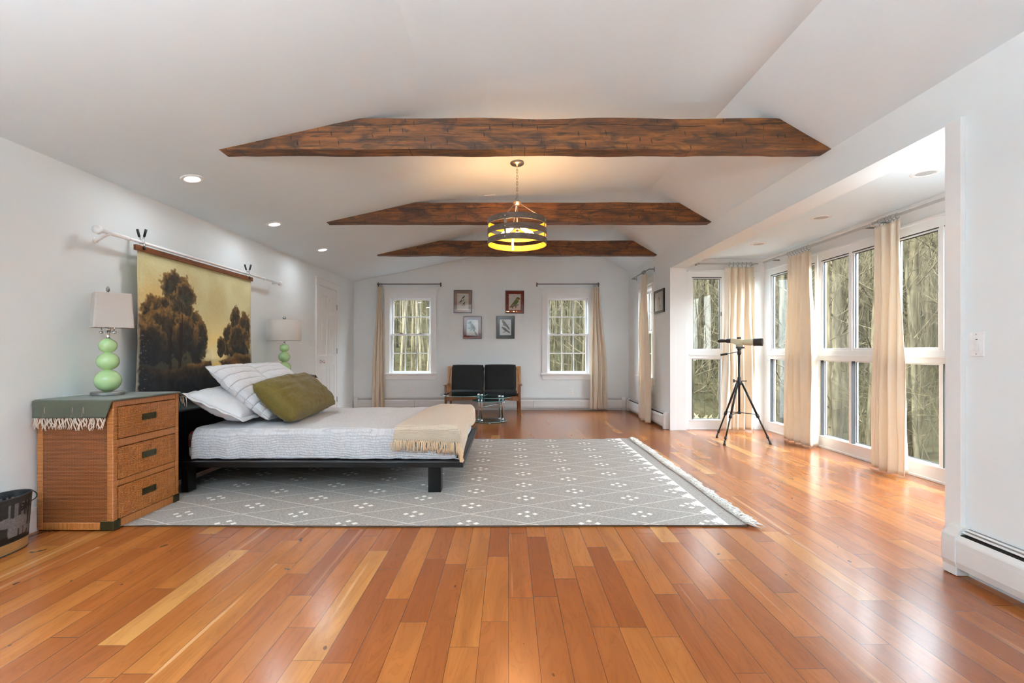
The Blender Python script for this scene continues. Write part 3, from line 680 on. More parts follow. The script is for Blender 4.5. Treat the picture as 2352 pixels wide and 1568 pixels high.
heater('white baseboard heater under the peach curtain on the right wall', (XR, YB - 0.09, 0), -PI / 2, 2.22, True, True)
heater('white baseboard heater along the right wall nearest the viewer, below the dimmer', (XR, 2.475, 0), -PI / 2, 3.9, True, False)

# ------------------------------------------------------------------ plates
def outlet(label, loc, rz=0.0):
    t = thing('wall_outlet', label, 'outlet', loc, rz, 'wall outlets')
    MB().box((-0.035, -0.006, -0.057), (0.035, 0, 0.057)).build('cover_plate', M['bulbwhite'], t, bevel=0.002)
    for s in (-1, 1):
        o = MB().lathe([(0, 0.0025), (0.015, 0.0025), (0.016, 0)], (0, -0.006, s * 0.02), 20, mtx=Matrix.Rotation(PI / 2, 4, 'X')).build('socket', M['bulbwhite'], t)
        m = MB()
        for x in (-0.006, 0.006): m.box((x - 0.001, -0.0092, s * 0.02 - 0.002), (x + 0.001, -0.0085, s * 0.02 + 0.007))
        m.build('slot', M['gasket'], o)
outlet('white wall outlet below the window with the birch trees', (-1.84, YB, 0.356))
outlet('white wall outlet below the window right of the loveseat', (1.195, YB, 0.356))
t = thing('dimmer_switch', 'white slide dimmer switch on the right wall near the casing', 'switch', (XR, 2.36, 1.154), -PI / 2)
MB().box((-0.036, -0.007, -0.060), (0.036, 0, 0.060)).build('cover_plate', M['bulbwhite'], t, bevel=0.002)
m = MB(); m.box((-0.017, -0.011, -0.034), (0.017, -0.007, 0.034)); o = m.build('switch_frame', M['bulbwhite'], t, bevel=0.001)
MB().box((-0.009, -0.0135, -0.030), (0.011, -0.0108, 0.018)).build('rocker', M['trim'], t, bevel=0.001)
MB().box((-0.012, -0.0125, 0.021), (0.012, -0.0108, 0.024)).build('slider_slot', M['gasket'], o); MB().box((-0.010, -0.015, 0.0195), (0.003, -0.0125, 0.0255)).build('slider', M['bulbwhite'], t)
for z in (-0.048, 0.048): MB().lathe([(0, 0.001), (0.003, 0.0)], (0, -0.007, z), 10, mtx=Matrix.Rotation(PI / 2, 4, 'X')).build('screw', M['nickel'], t)
t = thing('light_switch', 'white light switch on the left wall beside the door', 'switch', (XL, 7.24, 1.13), PI / 2)
MB().box((-0.035, -0.006, -0.057), (0.035, 0, 0.057)).build('cover_plate', M['bulbwhite'], t, bevel=0.002)
MB().box((-0.016, -0.010, -0.033), (0.016, -0.006, 0.033)).build('rocker', M['trim'], t, bevel=0.002)

# ------------------------------------------------------------------ unseen fill lamps, added to brighten the ceilings and the room
M['fillglow'] = emit('fill_lamp_glow', 'FFF6EA', 3.0)
def fill_lamp(label, x, y, h, watts):
    t = thing('added_fill_lamp', label, 'added fill lamp', (x, y, 0))
    MB().lathe([(0, 0), (0.14, 0), (0.14, 0.015), (0.02, 0.03), (0, 0.031)], seg=32).build('base', M['nickel'], t, smooth=True)
    MB().tube([(0, 0, 0.02), (0, 0, h - 0.08)], 0.012, 12).build('pole', M['nickel'], t, smooth=True)
    MB().lathe([(0.012, h - 0.10), (0.08, h - 0.07), (0.19, h), (0.185, h), (0.075, h - 0.062), (0, h - 0.085)], seg=40).build('bowl_shade', M['nickel'], t, smooth=True)
    MB().lathe([(0, h - 0.03), (0.13, h - 0.03)], seg=32).build('diffuser', M['fillglow'], t)
    ld = bpy.data.lights.new('fill_uplight', 'AREA'); ld.shape = 'DISK'; ld.size = 0.26; ld.energy = watts; ld.color = (0.82, 0.93, 1.0)
    lo = bpy.data.objects.new('fill_uplight', ld); COL.objects.link(lo); lo.location = (0, 0, h - 0.02); lo.rotation_euler = (PI, 0, 0); lo.parent = t
fill_lamp('added unseen fill lamp standing behind the viewer', -1.6, -0.6, 1.75, 108)
fill_lamp('added unseen fill lamp in the near corner of the bay, behind the pier', 3.0, 2.75, 1.75, 4.5)

# ------------------------------------------------------------------ rug
def ss(a, b, x): x = max(0.0, min(1.0, (x - a) / (b - a))); return x * x * (3 - 2 * x)
RX0, RX1, RY0, RY1 = -2.74, 1.52, 3.077, 6.094
rg = thing('area_rug', 'large grey flatweave rug with white diamonds lying under the bed', 'rug', (0, 0, 0.001))
def rugpt(u, v):
    x = RX0 + (RX1 - RX0) * u; y = RY0 + (RY1 - RY0) * v
    y += 0.008 * math.sin(x * 2.1) * (1 if v < 0.5 else -1) * abs(2 * v - 1)
    lift = 0.0
    if u > 0.93: lift = 0.010 * ((u - 0.93) / 0.07) ** 2 * (0.5 + 0.5 * math.sin(y * 5.0)) + (0.012 if v > 0.97 else 0)
    return (x, y, 0.0062 + 0.0045 * ss(-2.42, -2.30, x) + lift * 0.7)
m = MB(); m.grid(rugpt, 120, 90); m.build('woven_field', M['rug'], rg, smooth=True)
m = MB(); m.grid(lambda u, v: (RX0 + (RX1 - RX0) * u, rugpt(u, 0)[1] - 0.001 + 0.004 * math.cos(v * PI) * 0, 0.0008 + (rugpt(u, 0)[2] - 0.0008) * v), 120, 1); m.build('side_binding', M['rugedge'], rg)
m = MB(); m.grid(lambda u, v: (RX0 + (RX1 - RX0) * u, rugpt(u, 1)[1] + 0.001, 0.0008 + (rugpt(u, 1)[2] - 0.0008) * v), 120, 1); m.build('side_binding', M['rugedge'], rg)
m = MB(); y = RY0 + 0.01
while y < RY1 - 0.005:
    for q in range(3):
        L = R.uniform(0.05, 0.125); a = R.uniform(-0.7, 0.7); z0 = rugpt(1, (y - RY0) / (RY1 - RY0))[2]; pts = []
        for i in range(5):
            f = i / 4; pts.append((RX1 - 0.004 + L * f * math.cos(a), y + L * f * math.sin(a) + 0.010 * math.sin(f * 5 + q), z0 * (1 - f) + 0.005 + 0.022 * math.sin(f * PI) * R.random()))
        m.tube(pts, [0.0042, 0.005, 0.005, 0.0045, 0.002], 5)
    y += R.uniform(0.010, 0.017)
tag(m.build('fringe', M['rugfringe'], rg, smooth=True), 'pale grey knotted fringe', kind='stuff')

# ------------------------------------------------------------------ platform bed
BX0, BX1, BY0, BY1, BZ = -2.70, -0.355, 3.77, 5.46, 0.255
bed = thing('platform_bed', 'low black lacquered platform bed standing on the grey rug', 'bed', (0, 0, 0))
m = MB(); m.box((BX0, BY0, BZ - 0.044), (BX1, BY0 + 0.10, BZ)); m.box((BX0, BY1 - 0.10, BZ - 0.044), (BX1, BY1, BZ)); m.box((BX1 - 0.10, BY0 + 0.10, BZ - 0.044), (BX1, BY1 - 0.10, BZ)); m.box((BX0, BY0 + 0.10, BZ - 0.044), (BX0 + 0.1, BY1 - 0.10, BZ))
m.box((BX0 + 0.1, BY0 + 0.10, BZ - 0.044), (BX1 - 0.1, BY1 - 0.10, BZ - 0.022)); m.build('platform', M['black'], bed, bevel=0.003)
for x in (-2.568, -0.631):
    for y in (BY0 + 0.02, BY1 - 0.12): MB().box((x, y, 0.0115), (x + (0.055 if x < -2 else 0.10), y + 0.10, BZ - 0.043)).build('leg', M['black'], bed, bevel=0.002)
m = MB(); m.box((-2.76, BY0, 0.06), (-2.70, BY1, 0.62)); m.box((-2.75, BY0 + 0.02, 0.6), (-2.71, BY1 - 0.02, 0.62)); m.build('headboard', M['black'], bed, bevel=0.004)
for x in (-1.80, -0.85): MB().tube([(x, BY0 + 0.30, BZ - 0.044), (x, BY0 + 0.30, BZ - 0.075)], 0.008).build('bracket_bolt', M['chrome'], bed)

mt_ = thing('mattress', 'white mattress with a plaid fitted sheet under the coverlet on the bed', 'mattress', (0, 0, 0))
MX0, MX1, MY0, MY1, MZ = -2.60, -0.44, 3.885, 5.36, 0.475
def rbox(x0, x1, y0, y1, z0, z1, r, n=6):
    m = MB(); 
    prof_ = [(r * (1 - math.sin(a)), z0 + r * (1 - math.cos(a))) for a in [0]] 
    lev = []
    for i in range(n + 1): a = PI / 2 * i / n; lev.append((r * (1 - math.sin(a)), z0 + r * (1 - math.cos(a))))
    for i in range(n + 1): a = PI / 2 * i / n; lev.append((r * (1 - math.cos(a)), z1 - r * (1 - math.sin(a))))
    N = 0; rings = []
    for ins, z in lev:
        ring = []; rr = 0.07
        for cx, cy, a0 in ((x1 - rr, y1 - rr, 0), (x0 + rr, y1 - rr, 1), (x0 + rr, y0 + rr, 2), (x1 - rr, y0 + rr, 3)):
            for q in range(6): a = (a0 + q / 5) * PI / 2; ring.append((cx + (rr - ins) * math.cos(a), cy + (rr - ins) * math.sin(a), z))
        rings.append(ring)
    k = len(rings[0]); m.add([p for g in rings for p in g], [(i * k + j, i * k + (j + 1) % k, (i + 1) * k + (j + 1) % k, (i + 1) * k + j) for i in range(len(rings) - 1) for j in range(k)] + [tuple(range(k)), tuple((len(rings) - 1) * k + j for j in range(k))])
    return m
rbox(MX0, MX1, MY0, MY1, BZ + 0.001, BZ + 0.11, 0.03).build('mattress_core', M['mattress'], mt_, smooth=True)
rbox(MX0 - 0.004, MX1 + 0.002, MY0 - 0.003, MY1 + 0.003, BZ + 0.06, MZ, 0.05).build('fitted_sheet', M['plaid'], mt_, smooth=True)

def drape1(s, a, b, r):
    """flat cloth coordinate -> (position, drop) over a slab from a to b with edge radius r"""
    def down(t):
        if t < r * PI / 2: q = t / r; return r * math.sin(q), r * (1 - math.cos(q))
        return r + 0.05 * (t - r * PI / 2), r + (t - r * PI / 2)
    if s < a + r: h, d = down(a + r - s); return a + r - h, d
    if s > b - r: h, d = down(s - b + r); return b - r + h, d
    return s, 0.0
def cloth_on_bed(name, mat, label, cat, x0, x1, y0, y1, top, off, amp, seed, zmin, nu=170, nv=150, r=0.055, edge=None, solid=0.006, mound=0.0):
    ax, bx, ay, by = MX0 - off, MX1 + off, MY0 - off, MY1 + off
    def fn(u, v):
        if edge: sx, sy = edge(u, v)
        else: sx, sy = x0 + (x1 - x0) * u, y0 + (y1 - y0) * v
        X, dx = drape1(sx, ax, bx, r); Y, dy = drape1(sy, ay, by, r)
        d = (dx ** 3 + dy ** 3) ** (1 / 3); z = top - d
        w = noise.noise(Vector((sx * 2.6, sy * 3.4, seed))) + 0.5 * noise.noise(Vector((sx * 7, sy * 6, seed + 5)))
        hang = min(1.0, d / 0.1)
        fold = 0.6 * noise.noise(Vector((sx * 5.0 + sy * 1.5, sy * 1.2, seed + 3))) + 0.4 * noise.noise(Vector((sx * 11, sy * 3, seed + 8)))
        z += amp * w * (1 - hang * 0.8) + mound * math.exp(-((sx + 0.62) / 0.22) ** 2) * math.exp(-((sy - 4.7) / 0.7) ** 2)
        if dy > 0.03 and dx < dy: Y += (1 if sy > ay + 0.3 else -1) * hang * amp * 2.6 * (fold + 0.35)
        if dx > 0.03 and dx >= dy: X += hang * amp * 2.0 * (fold + 0.35) * (1 if sx > -1.5 else -1)
        if z < zmin: 
            ex = zmin - z; z = zmin + 0.002 * math.sin(sx * 40); Y -= ex * 0.6 if sy < ay + 0.3 else 0; X += ex * 0.6 if sx > bx - 0.3 else 0
        return (X, Y, z)
    m = MB(); m.grid(fn, nu, nv)
    return m.build(name, mat, smooth=True, solid=solid), fn
q, _ = cloth_on_bed('coverlet', M['quilt'], '', '', MX0 + 0.075, MX1 + 0.215, MY0 - 0.225, MY1 + 0.20, MZ + 0.022, 0.014, 0.011, 3.0, BZ + 0.008, 200, 170)
tag(q, 'white crinkled seersucker coverlet spread over the mattress', 'bedspread')

# throw blanket over the foot of the bed
TX0, TX1, TY0, TY1 = -0.93, -0.28, MY0 - 0.135, MY1 + 0.02
def tedge(u, v):
    lx = -0.905 + 0.03 * math.sin(v * 7) + 0.17 * max(0, v - 0.25) ** 0.8 * 1.0 - 0.05 * max(0, 0.2 - v)
    rx = TX1 + 0.10 * (1 - v) ** 3 + 0.02 * math.sin(v * 9) + 0.02
    y = TY0 + (TY1 - TY0) * v - 0.03 * u * (1 - v)
    return lx + (rx - lx) * u, y
tb = thing('throw_blanket', 'oatmeal knitted throw with fringe draped over the foot of the bed', 'blanket', (0, 0, 0))
ob, tfn = cloth_on_bed('throw_blanket', M['knit'], '', '', 0, 0, 0, 0, MZ + 0.046, 0.056, 0.010, 11.0, BZ + 0.02, 120, 150, 0.06, tedge, 0.008, 0.03)
ob.name = 'knitted_body'; ob.parent = tb
def strands(m, p, n, L, spread, r, out=(0, -1, 0), floorz=None):
    for i in range(n):
        x, y, z = p; q = R.uniform(-spread, spread); l = L * R.uniform(0.75, 1.1); w = R.uniform(-0.012, 0.012); pts = []
        for k in range(5):
            f = k / 4; zz = z - l * f; oy = 0.010 * math.sin(f * 3)
            if floorz is not None and zz < floorz: oy += floorz - zz; zz = floorz
            pts.append((x + q * f + w * math.sin(f * 4) + out[0] * oy, y + out[1] * oy, zz))
        m.tube(pts, [r, r, r, r * 0.9, r * 0.6], 5)
m = MB(); n = 46
for i in range(n):
    p = tfn((i + 0.3) / n, 0.0); strands(m, (p[0], p[1] - 0.002, p[2] + 0.004), 3, 0.085 + 0.03 * i / n, 0.014, 0.0038, floorz=BZ + 0.008 if p[0] < BX1 else 0.16)
tag(m.build('fringe', M['knitfringe'], tb, smooth=True), 'loose yarn fringe', kind='stuff')

# ------------------------------------------------------------------ pillows
def pillow(name, label, mat, W_, H_, T_, loc, rot, flange=0.0, seed=0, wr=0.006, n=44, parts=None, sag=0.0, pw=0.42, pinch=0.06):
    """W along local x, H along local y, thickness along z"""
    t = thing(name, label, 'pillow', loc); t.rotation_euler = rot
    def half(s):
        def fn(u, v):
            a, b = 2 * u - 1, 2 * v - 1
            pa = 1 - pinch * (1 - b * b); pb = 1 - pinch * (1 - a * a)
            h = (max(0, 1 - abs(a) ** 2.6) * max(0, 1 - abs(b) ** 2.6)) ** pw
            w = noise.noise(Vector((a * 3, b * 3, seed))) * 1.3 + noise.noise(Vector((a * 8 + b * 5, b * 7, seed + s * 4))) * 0.7
            ed = noise.noise(Vector((a * 10, b * 2.2, seed + 7))) * (abs(b) ** 2) * 1.2 + noise.noise(Vector((a * 2.2, b * 10, seed + 9))) * (abs(a) ** 2) * 1.2
            z = s * (T_ / 2 * h + wr * (w + ed) * min(1, h * 1.5)) 
            return (a * W_ / 2 * pb, b * H_ / 2 * pa, z - sag * (a * a))
        return fn
    m = MB(); m.grid(half(1), n, n); m.grid(half(-1), n, n)
    o = m.build('pillow_body', mat, t, smooth=True)
    bm = bmesh.new(); bm.from_mesh(o.data); bmesh.ops.remove_doubles(bm, verts=bm.verts, dist=0.0006); bmesh.ops.recalc_face_normals(bm, faces=bm.faces); bm.to_mesh(o.data); bm.free()
    if flange:
        m = MB(); rim = []
        N = 160
        def edge(k, ext):
            f = (k % N) / N * 4; s = int(f); g = 2 * (f - s) - 1
            a, b = ((g, -1), (1, g), (-g, 1), (-1, -g))[s]
            pa = 1 - pinch * (1 - b * b); pb = 1 - pinch * (1 - a * a)
            na, nb = ((0, -1), (1, 0), (0, 1), (-1, 0))[s]
            cx = ext * max(-1, min(1, a * 1.0)) * (1 if abs(a) > 0.96 else 0 if na == 0 else 1)
            x = a * W_ / 2 * pb + ext * (na if na else (a if abs(a) > 0.9 else 0)); y = b * H_ / 2 * pa + ext * (nb if nb else (b if abs(b) > 0.9 else 0))
            return (x, y, 0.006 * math.sin(k * 0.55 + seed) * (ext / flange) - sag * a * a)
        for k in range(N): rim += [edge(k, -0.012), edge(k, flange)]
        m.add(rim, [(2 * k, 2 * k + 1, 2 * ((k + 1) % N) + 1, 2 * ((k + 1) % N)) for k in range(N)])
        m.build('flange', mat, t, smooth=True, solid=0.006)
    return t
def R_(x, y, z): return tuple(math.radians(a) for a in (x, y, z))
PZ = MZ + 0.03
# local x runs up the lean (towards -X world), local y along the bed's width
def lean(loc, ang, yaw=0.0, roll=0.0):
    """a pillow plane whose x axis points up the lean at ang degrees above the mattress, towards the headboard"""
    a = math.radians(ang); X = Vector((-math.cos(a), 0, math.sin(a))); Y = Vector((0, -1, 0)); Z = X.cross(Y)
    mt = Matrix((X, Y, Z)).transposed(); return (Matrix.Rotation(math.radians(yaw), 3, 'Z') @ Matrix.Rotation(math.radians(roll), 3, 'X') @ mt).to_euler()
pillow('pillow', 'plain white pillow with flat flanged edge, low against the headboard', M['white'], 0.46, 0.66, 0.22, (-2.42, 4.26, 0.665), lean(0, 24, 4), 0.045, 1)
pillow('quilted_sham', 'white quilted sham pillow with piped edge nearest the viewer, leaning steeply', M['sham'], 0.66, 0.64, 0.17, (-2.29, 4.38, 0.765), lean(0, 41, 3), 0.014, 3, pinch=0.03, pw=0.33, wr=0.008)
pillow('quilted_sham', 'white quilted sham pillow farther along the headboard, behind the first sham', M['sham'], 0.66, 0.62, 0.155, (-2.31, 5.05, 0.765), lean(0, 41, -2), 0.022, 4, pinch=0.03)
gp = pillow('lumbar_pillow', 'long olive green velvet lumbar pillow leaning on the white shams', M['olive'], 0.44, 1.08, 0.27, (-1.965, 4.53, 0.705), lean(0, 43, 2, 1), 0.0, 6, wr=0.010, pw=0.34, pinch=0.03)
m = MB(); pts = []
for k in range(97):
    f = (k % 96) / 96 * 4; s = int(f); g = 2 * (f - s) - 1; a, b = ((g, -1), (1, g), (-g, 1), (-1, -g))[s]
    pts.append((a * 0.22 * (1 - 0.03 * (1 - a * a)), b * 0.54 * (1 - 0.03 * (1 - a * a)), 0))
pts = [(x * 1.0, y, z) for x, y, z in pts]
m.tube(pts, 0.004, 6, False); m.build('piping', M['olive'], gp, smooth=True)

# ------------------------------------------------------------------ rattan chests
def chest(label, loc):
    t = thing('rattan_chest', label, 'chest of drawers', loc)          # origin: middle of the floor side at the wall; front faces +x
    D_, Wy, Hh = 0.465, 0.59, 0.80; h = Wy / 2
    m = MB()
    m.box((0, -h, 0.03), (D_ - 0.02, -h + 0.02, Hh - 0.03)); m.box((0, h - 0.02, 0.03), (D_ - 0.02, h, Hh - 0.03))
    m.box((0, -h + 0.02, 0.03), (0.02, h - 0.02, Hh - 0.03)); m.box((0.02, -h + 0.02, 0.03), (D_ - 0.03, h - 0.02, 0.05))
    m.build('side_panel', M['wickerside'], t)
    for y in (-h - 0.004, h - 0.030): MB().box((D_ - 0.034, y, 0.0), (D_ + 0.004, y + 0.034, Hh)).build('corner_post', M['wrap'], t, bevel=0.004)
    m = MB()
    for z0, z1 in ((0.0, 0.052), (0.262, 0.300), (0.508, 0.555), (0.762, 0.80)): m.box((D_ - 0.03, -h + 0.03, z0), (D_ + 0.001, h - 0.03, z1))
    m.box((0.03, -h - 0.003, 0.0), (D_ - 0.03, -h + 0.02, 0.045)); m.box((0.03, h - 0.02, 0), (D_ - 0.03, h + 0.003, 0.045))
    m.build('rail', M['wraph'], t, bevel=0.004); MB().box((-0.004, -h - 0.004, 0), (0.03, -h + 0.03, Hh)).build('back_post', M['wrap'], t, bevel=0.004); MB().box((-0.004, h - 0.03, 0), (0.03, h + 0.004, Hh)).build('back_post', M['wrap'], t, bevel=0.004)
    MB().box((-0.004, -h - 0.004, Hh - 0.006), (D_ + 0.004, h + 0.004, Hh + 0.004)).build('top_panel', M['wickerside'], t, bevel=0.003)
    for z0, z1 in ((0.056, 0.258), (0.304, 0.504), (0.559, 0.758)):
        o = MB().box((D_ - 0.05, -h + 0.036, z0), (D_ + 0.006, h - 0.036, z1)).build('drawer', M['wickerfront'], t, bevel=0.006)
        zc = (z0 + z1) / 2 + 0.012; m = MB(); x0 = D_ + 0.006
        m.box((x0, -0.062, zc - 0.021), (x0 + 0.004, 0.062, zc - 0.014)); m.box((x0, -0.062, zc + 0.014), (x0 + 0.004, 0.062, zc + 0.021)); m.box((x0, -0.062, zc - 0.014), (x0 + 0.004, -0.052, zc + 0.014)); m.box((x0, 0.052, zc - 0.014), (x0 + 0.004, 0.062, zc + 0.014))
        m.box((x0, -0.052, zc - 0.014), (x0 + 0.0012, 0.052, zc + 0.014)); m.box((x0, -0.052, zc - 0.006), (x0 + 0.003, -0.046, zc + 0.014))
        m.build('recessed_pull', M['pull'], o)
    for y in (-h - 0.006, h - 0.052): MB().box((D_ - 0.075, y, 0.0), (D_ + 0.008, y + 0.058, 0.055)).build('corner_bracket', M['pull'], t, bevel=0.002)
    return t
M['pull'] = plain('aged_brass', '4A4630', 0.4, 0.8, 0.15)
CH = [(-2.925, 3.30), (-2.925, 5.83)]
chest('honey brown rattan three drawer chest with green fringed runner, nearest the viewer', (CH[0][0], CH[0][1], 0.0075))
chest('rattan chest on the far side of the bed under the farther green lamp', (CH[1][0], CH[1][1], 0.0075))

def runner(label, cx, cy, flip, near_drop, x0, x1):
    """a cloth lying across the chest along y, its fringed ends hanging over the chest's sides"""
    t = thing('fringed_runner', label, 'table runner', (cx, cy, 0.0075)); top = 0.8055; h = 0.305
    y0 = -h - near_drop; y1 = h + 0.06
    def fn(u, v):
        s = y0 + (y1 - y0) * v; xx = x0 + (x1 - x0) * u - 0.045 * max(0, -s - h) / max(near_drop, 0.01) * (u)
        z = top + 0.003 + 0.003 * noise.noise(Vector((xx * 6, s * 6, 2 + cy)))
        y = s; r = 0.012
        if s < -h:
            d = -h - s; y = -h - 0.004 - min(d, 0.012) - 0.012 * noise.noise(Vector((xx * 7, 0, cy))) ** 2 - 0.006 * math.sin(xx * 14) * min(1, d / 0.1); z = top - max(0, d - 0.008)
        if s > h: d = s - h; z = top - d * 0.55; y = s
        over = max(0, xx - 0.475)
        z -= over * 0.75
        return (xx - over * 0.35, y, z)
    m = MB(); m.grid(fn, 50, 60); m.build('cloth', M['sage'], t, smooth=True, solid=0.004)
    m = MB(); n = 58
    for i in range(n):
        p = fn((i + R.random() * 0.7) / n, 0.0); pts = []; L = R.uniform(0.05, 0.078); sway = R.uniform(-0.02, 0.02)
        for k in range(6): f = k / 5; pts.append((p[0] + sway * f + 0.006 * math.sin(f * 6 + i), p[1] - 0.001 - 0.004 * f, p[2] - L * f))
        m.tube(pts, [0.0012, 0.002, 0.002, 0.0018, 0.0016, 0.0008], 5)
        if i % 2:
            pts = [(a + 0.006 * math.sin(b * 40), b - 0.002, c) for a, b, c in pts]; m.tube(pts, 0.0011, 5)
    for i in (9, 30, 38): 
        p = fn(i / n, 0.05); m.tube([(p[0], p[1] - 0.004, p[2] - 0.03), (p[0] + 0.012, p[1] - 0.006, p[2] + 0.03), (p[0] + 0.016, p[1] - 0.008, p[2] - 0.01)], 0.0012, 5)
    tag(m.build('fringe', M['fringe'], t, smooth=True), 'cream thread fringe', kind='stuff')
    m = MB()
    for i in range(34):
        p = fn(0.35 + 0.65 * (i + R.random()) / 34, 1.0); L = R.uniform(0.05, 0.085); s = R.uniform(-0.01, 0.02)
        m.tube([(p[0], p[1], p[2]), (p[0] + s * 0.4, p[1] + 0.008, p[2] - L * 0.4), (p[0] + s, p[1] + 0.011, p[2] - L)], [0.002, 0.002, 0.001], 5)
    tag(m.build('fringe', M['fringe'], t, smooth=True), 'cream thread fringe', kind='stuff')
runner('grey green cloth runner with cream fringe over the nearest rattan chest', CH[0][0], CH[0][1], 1, 0.115, -0.012, 0.485)
runner('grey green cloth runner on the far rattan chest', CH[1][0], CH[1][1], 1, 0.05, -0.006, 0.485)

# ------------------------------------------------------------------ lamps
def lamp(label, loc, kind):
    t = thing('table_lamp', label, 'lamp', loc, 0.0, 'green table lamps')
    MB().lathe([(0, 0), (0.092, 0), (0.094, 0.003), (0.094, 0.019), (0.091, 0.022), (0, 0.023)], seg=48).build('base', M['nickel'], t, smooth=False, bevel=0.0)
    m = MB()
    for r, h, z0 in ((0.077, 0.152, 0.022), (0.0655, 0.122, 0.170), (0.053, 0.100, 0.288)):
        pr = []
        for i in range(21):
            a = -PI / 2 + PI * i / 20; pr.append((max(0.020, r * math.cos(a)), z0 + h / 2 + h / 2 * math.sin(a)))
        m.lathe(pr, seg=40)
    m.build('gourd_body', M['green'], t, smooth=True)
    m = MB(); m.lathe([(0.018, 0.385), (0.014, 0.392), (0.011, 0.398), (0.011, 0.435), (0.017, 0.438), (0.017, 0.478), (0, 0.480)], seg=24); m.build('neck', M['chrome'], t, smooth=True)
    if kind == 'drum':
        za, zb = 0.425, 0.672; m = MB(); ra = 0.19
        m.lathe([(ra, za), (ra, zb), (ra - 0.003, zb), (ra - 0.003, za), (ra, za)], seg=64); sh = m.build('lamp_shade', M['shade'], t, smooth=False)
        sh.data.polygons.foreach_set('use_smooth', [True] * len(sh.data.polygons))
        m = MB(); m.tube([(0, 0, 0.478), (0, 0, 0.69)], 0.003, 6); m.tube([(-ra + 0.003, 0, zb - 0.01), (0, 0, zb - 0.006), (ra - 0.003, 0, zb - 0.01)], 0.002, 6); m.build('harp', M['chrome'], t)
        MB().lathe([(0.004, 0.675), (0.010, 0.678), (0.018, 0.69), (0.019, 0.70), (0.013, 0.713), (0, 0.718)], seg=20).build('finial', M['nickel'], t, smooth=True)
    else:
        za, zb = 0.462, 0.700; m = MB(); seg = []
        def ring(hw, hd, z, q):
            out = []; r = 0.012
            for cx, cy, a0 in ((hw - r, hd - r, 0), (-hw + r, hd - r, 1), (-hw + r, -hd + r, 2), (hw - r, -hd + r, 3)):
                for k in range(5): a = (a0 + k / 4) * PI / 2; out.append((cx + (r - q) * math.cos(a), cy + (r - q) * math.sin(a), z))
            return out
        A = [ring(0.112, 0.088, za, 0), ring(0.100, 0.076, zb, 0), ring(0.100, 0.076, zb, 0.003), ring(0.112, 0.088, za, 0.003)]; k = 20
        m.add([p for g in A for p in g], [(i * k + j, i * k + (j + 1) % k, ((i + 1) % 4) * k + (j + 1) % k, ((i + 1) % 4) * k + j) for i in range(4) for j in range(k)])
        sh = m.build('lamp_shade', M['shade'], t); sh.rotation_euler = (0, 0, math.radians(48)); sh.location = (0.014, 0.018, 0)
        m = MB(); m.tube([(0, 0, 0.478), (0, 0, 0.715)], 0.003, 6)
        for s in (-1, 1): m.tube([(0.012 * s, 0, 0.432), (0.038 * s, 0, 0.440), (0.046 * s, 0, 0.458), (0.046 * s, 0, 0.49), (0.03 * s, 0, 0.56)], 0.004, 8); m.lathe([(0, 0.42), (0.012, 0.424), (0.013, 0.438), (0, 0.442)], (0.046 * s, 0, 0), 14)
        m.build('harp', M['chrome'], t, smooth=True)
        MB().lathe([(0.006, 0.70), (0.006, 0.712), (0.010, 0.718), (0.011, 0.73), (0.006, 0.742), (0, 0.75)], seg=16).build('finial', M['nickel'], t, smooth=True)
    m = MB(); m.lathe([(0.013, 0.478), (0.016, 0.50), (0.029, 0.535), (0.030, 0.555), (0.02, 0.58), (0, 0.587)], seg=20); m.build('bulb', M['bulbwhite'], t, smooth=True)
    return t
l1 = lamp('green three ball table lamp with square linen shade on the near rattan chest', (-2.765, 3.335, 0.8185), 'square')
m = MB(); m.tube([(-0.09, -0.02, 0.005), (-0.12, -0.06, 0.006), (-0.125, -0.14, 0.006), (-0.13, -0.2, 0.006)], 0.0025, 6); m.build('cord', M['bulbwhite'], l1, smooth=True)
lamp('green three ball table lamp with round drum shade beyond the bed', (-2.695, 5.81, 0.8185), 'drum')
t = thing('tray', 'thin pale glass tray lying beside the farther green lamp', 'tray', (-2.57, 6.0, 0.8185))
MB().box((-0.09, -0.10, 0), (0.09, 0.10, 0.012)).build('plate', M['tableglass'], t, bevel=0.003)

# ------------------------------------------------------------------ wall hanging on its rod
RODX, RODZ = -2.86, 1.966
t = thing('curtain_rod', 'white telescoping rod on the left wall that carries the landscape hanging', 'curtain rod', (0, 0, 0))
MB().tube([(RODX, 3.38, RODZ), (RODX, 6.04, RODZ)], 0.0115, 16).build('rod', M['rodwhite'], t, smooth=True)
MB().tube([(RODX, 3.37, RODZ), (RODX, 3.615, RODZ), (RODX, 3.616, RODZ), (RODX, 3.635, RODZ)], [0.0145, 0.0145, 0.017, 0.017], 16).build('sleeve', M['rodwhite'], t, smooth=True)
MB().tube([(RODX, 5.66, RODZ), (RODX, 5.68, RODZ)], 0.015, 16).build('collar', M['rodwhite'], t, smooth=True)
mt = Matrix.Rotation(PI / 2, 4, 'X')
MB().lathe([(0, 0.028), (0.030, 0.024), (0.032, 0.0), (0.016, -0.006), (0.016, -0.012)], (RODX, 3.372, RODZ), 24, mtx=mt).build('end_cap', M['rodwhite'], t, smooth=True)
MB().lathe([(0.014, 0.006), (0.026, 0.004), (0.030, -0.004), (0, -0.008)], (RODX, 6.04, RODZ), 24, mtx=mt).build('end_cap', M['rodwhite'], t, smooth=True)
MB().tube([(XL + 0.001, 6.03, RODZ), (RODX, 6.03, RODZ)], 0.010, 10).build('bracket', M['rodwhite'], t, smooth=True)
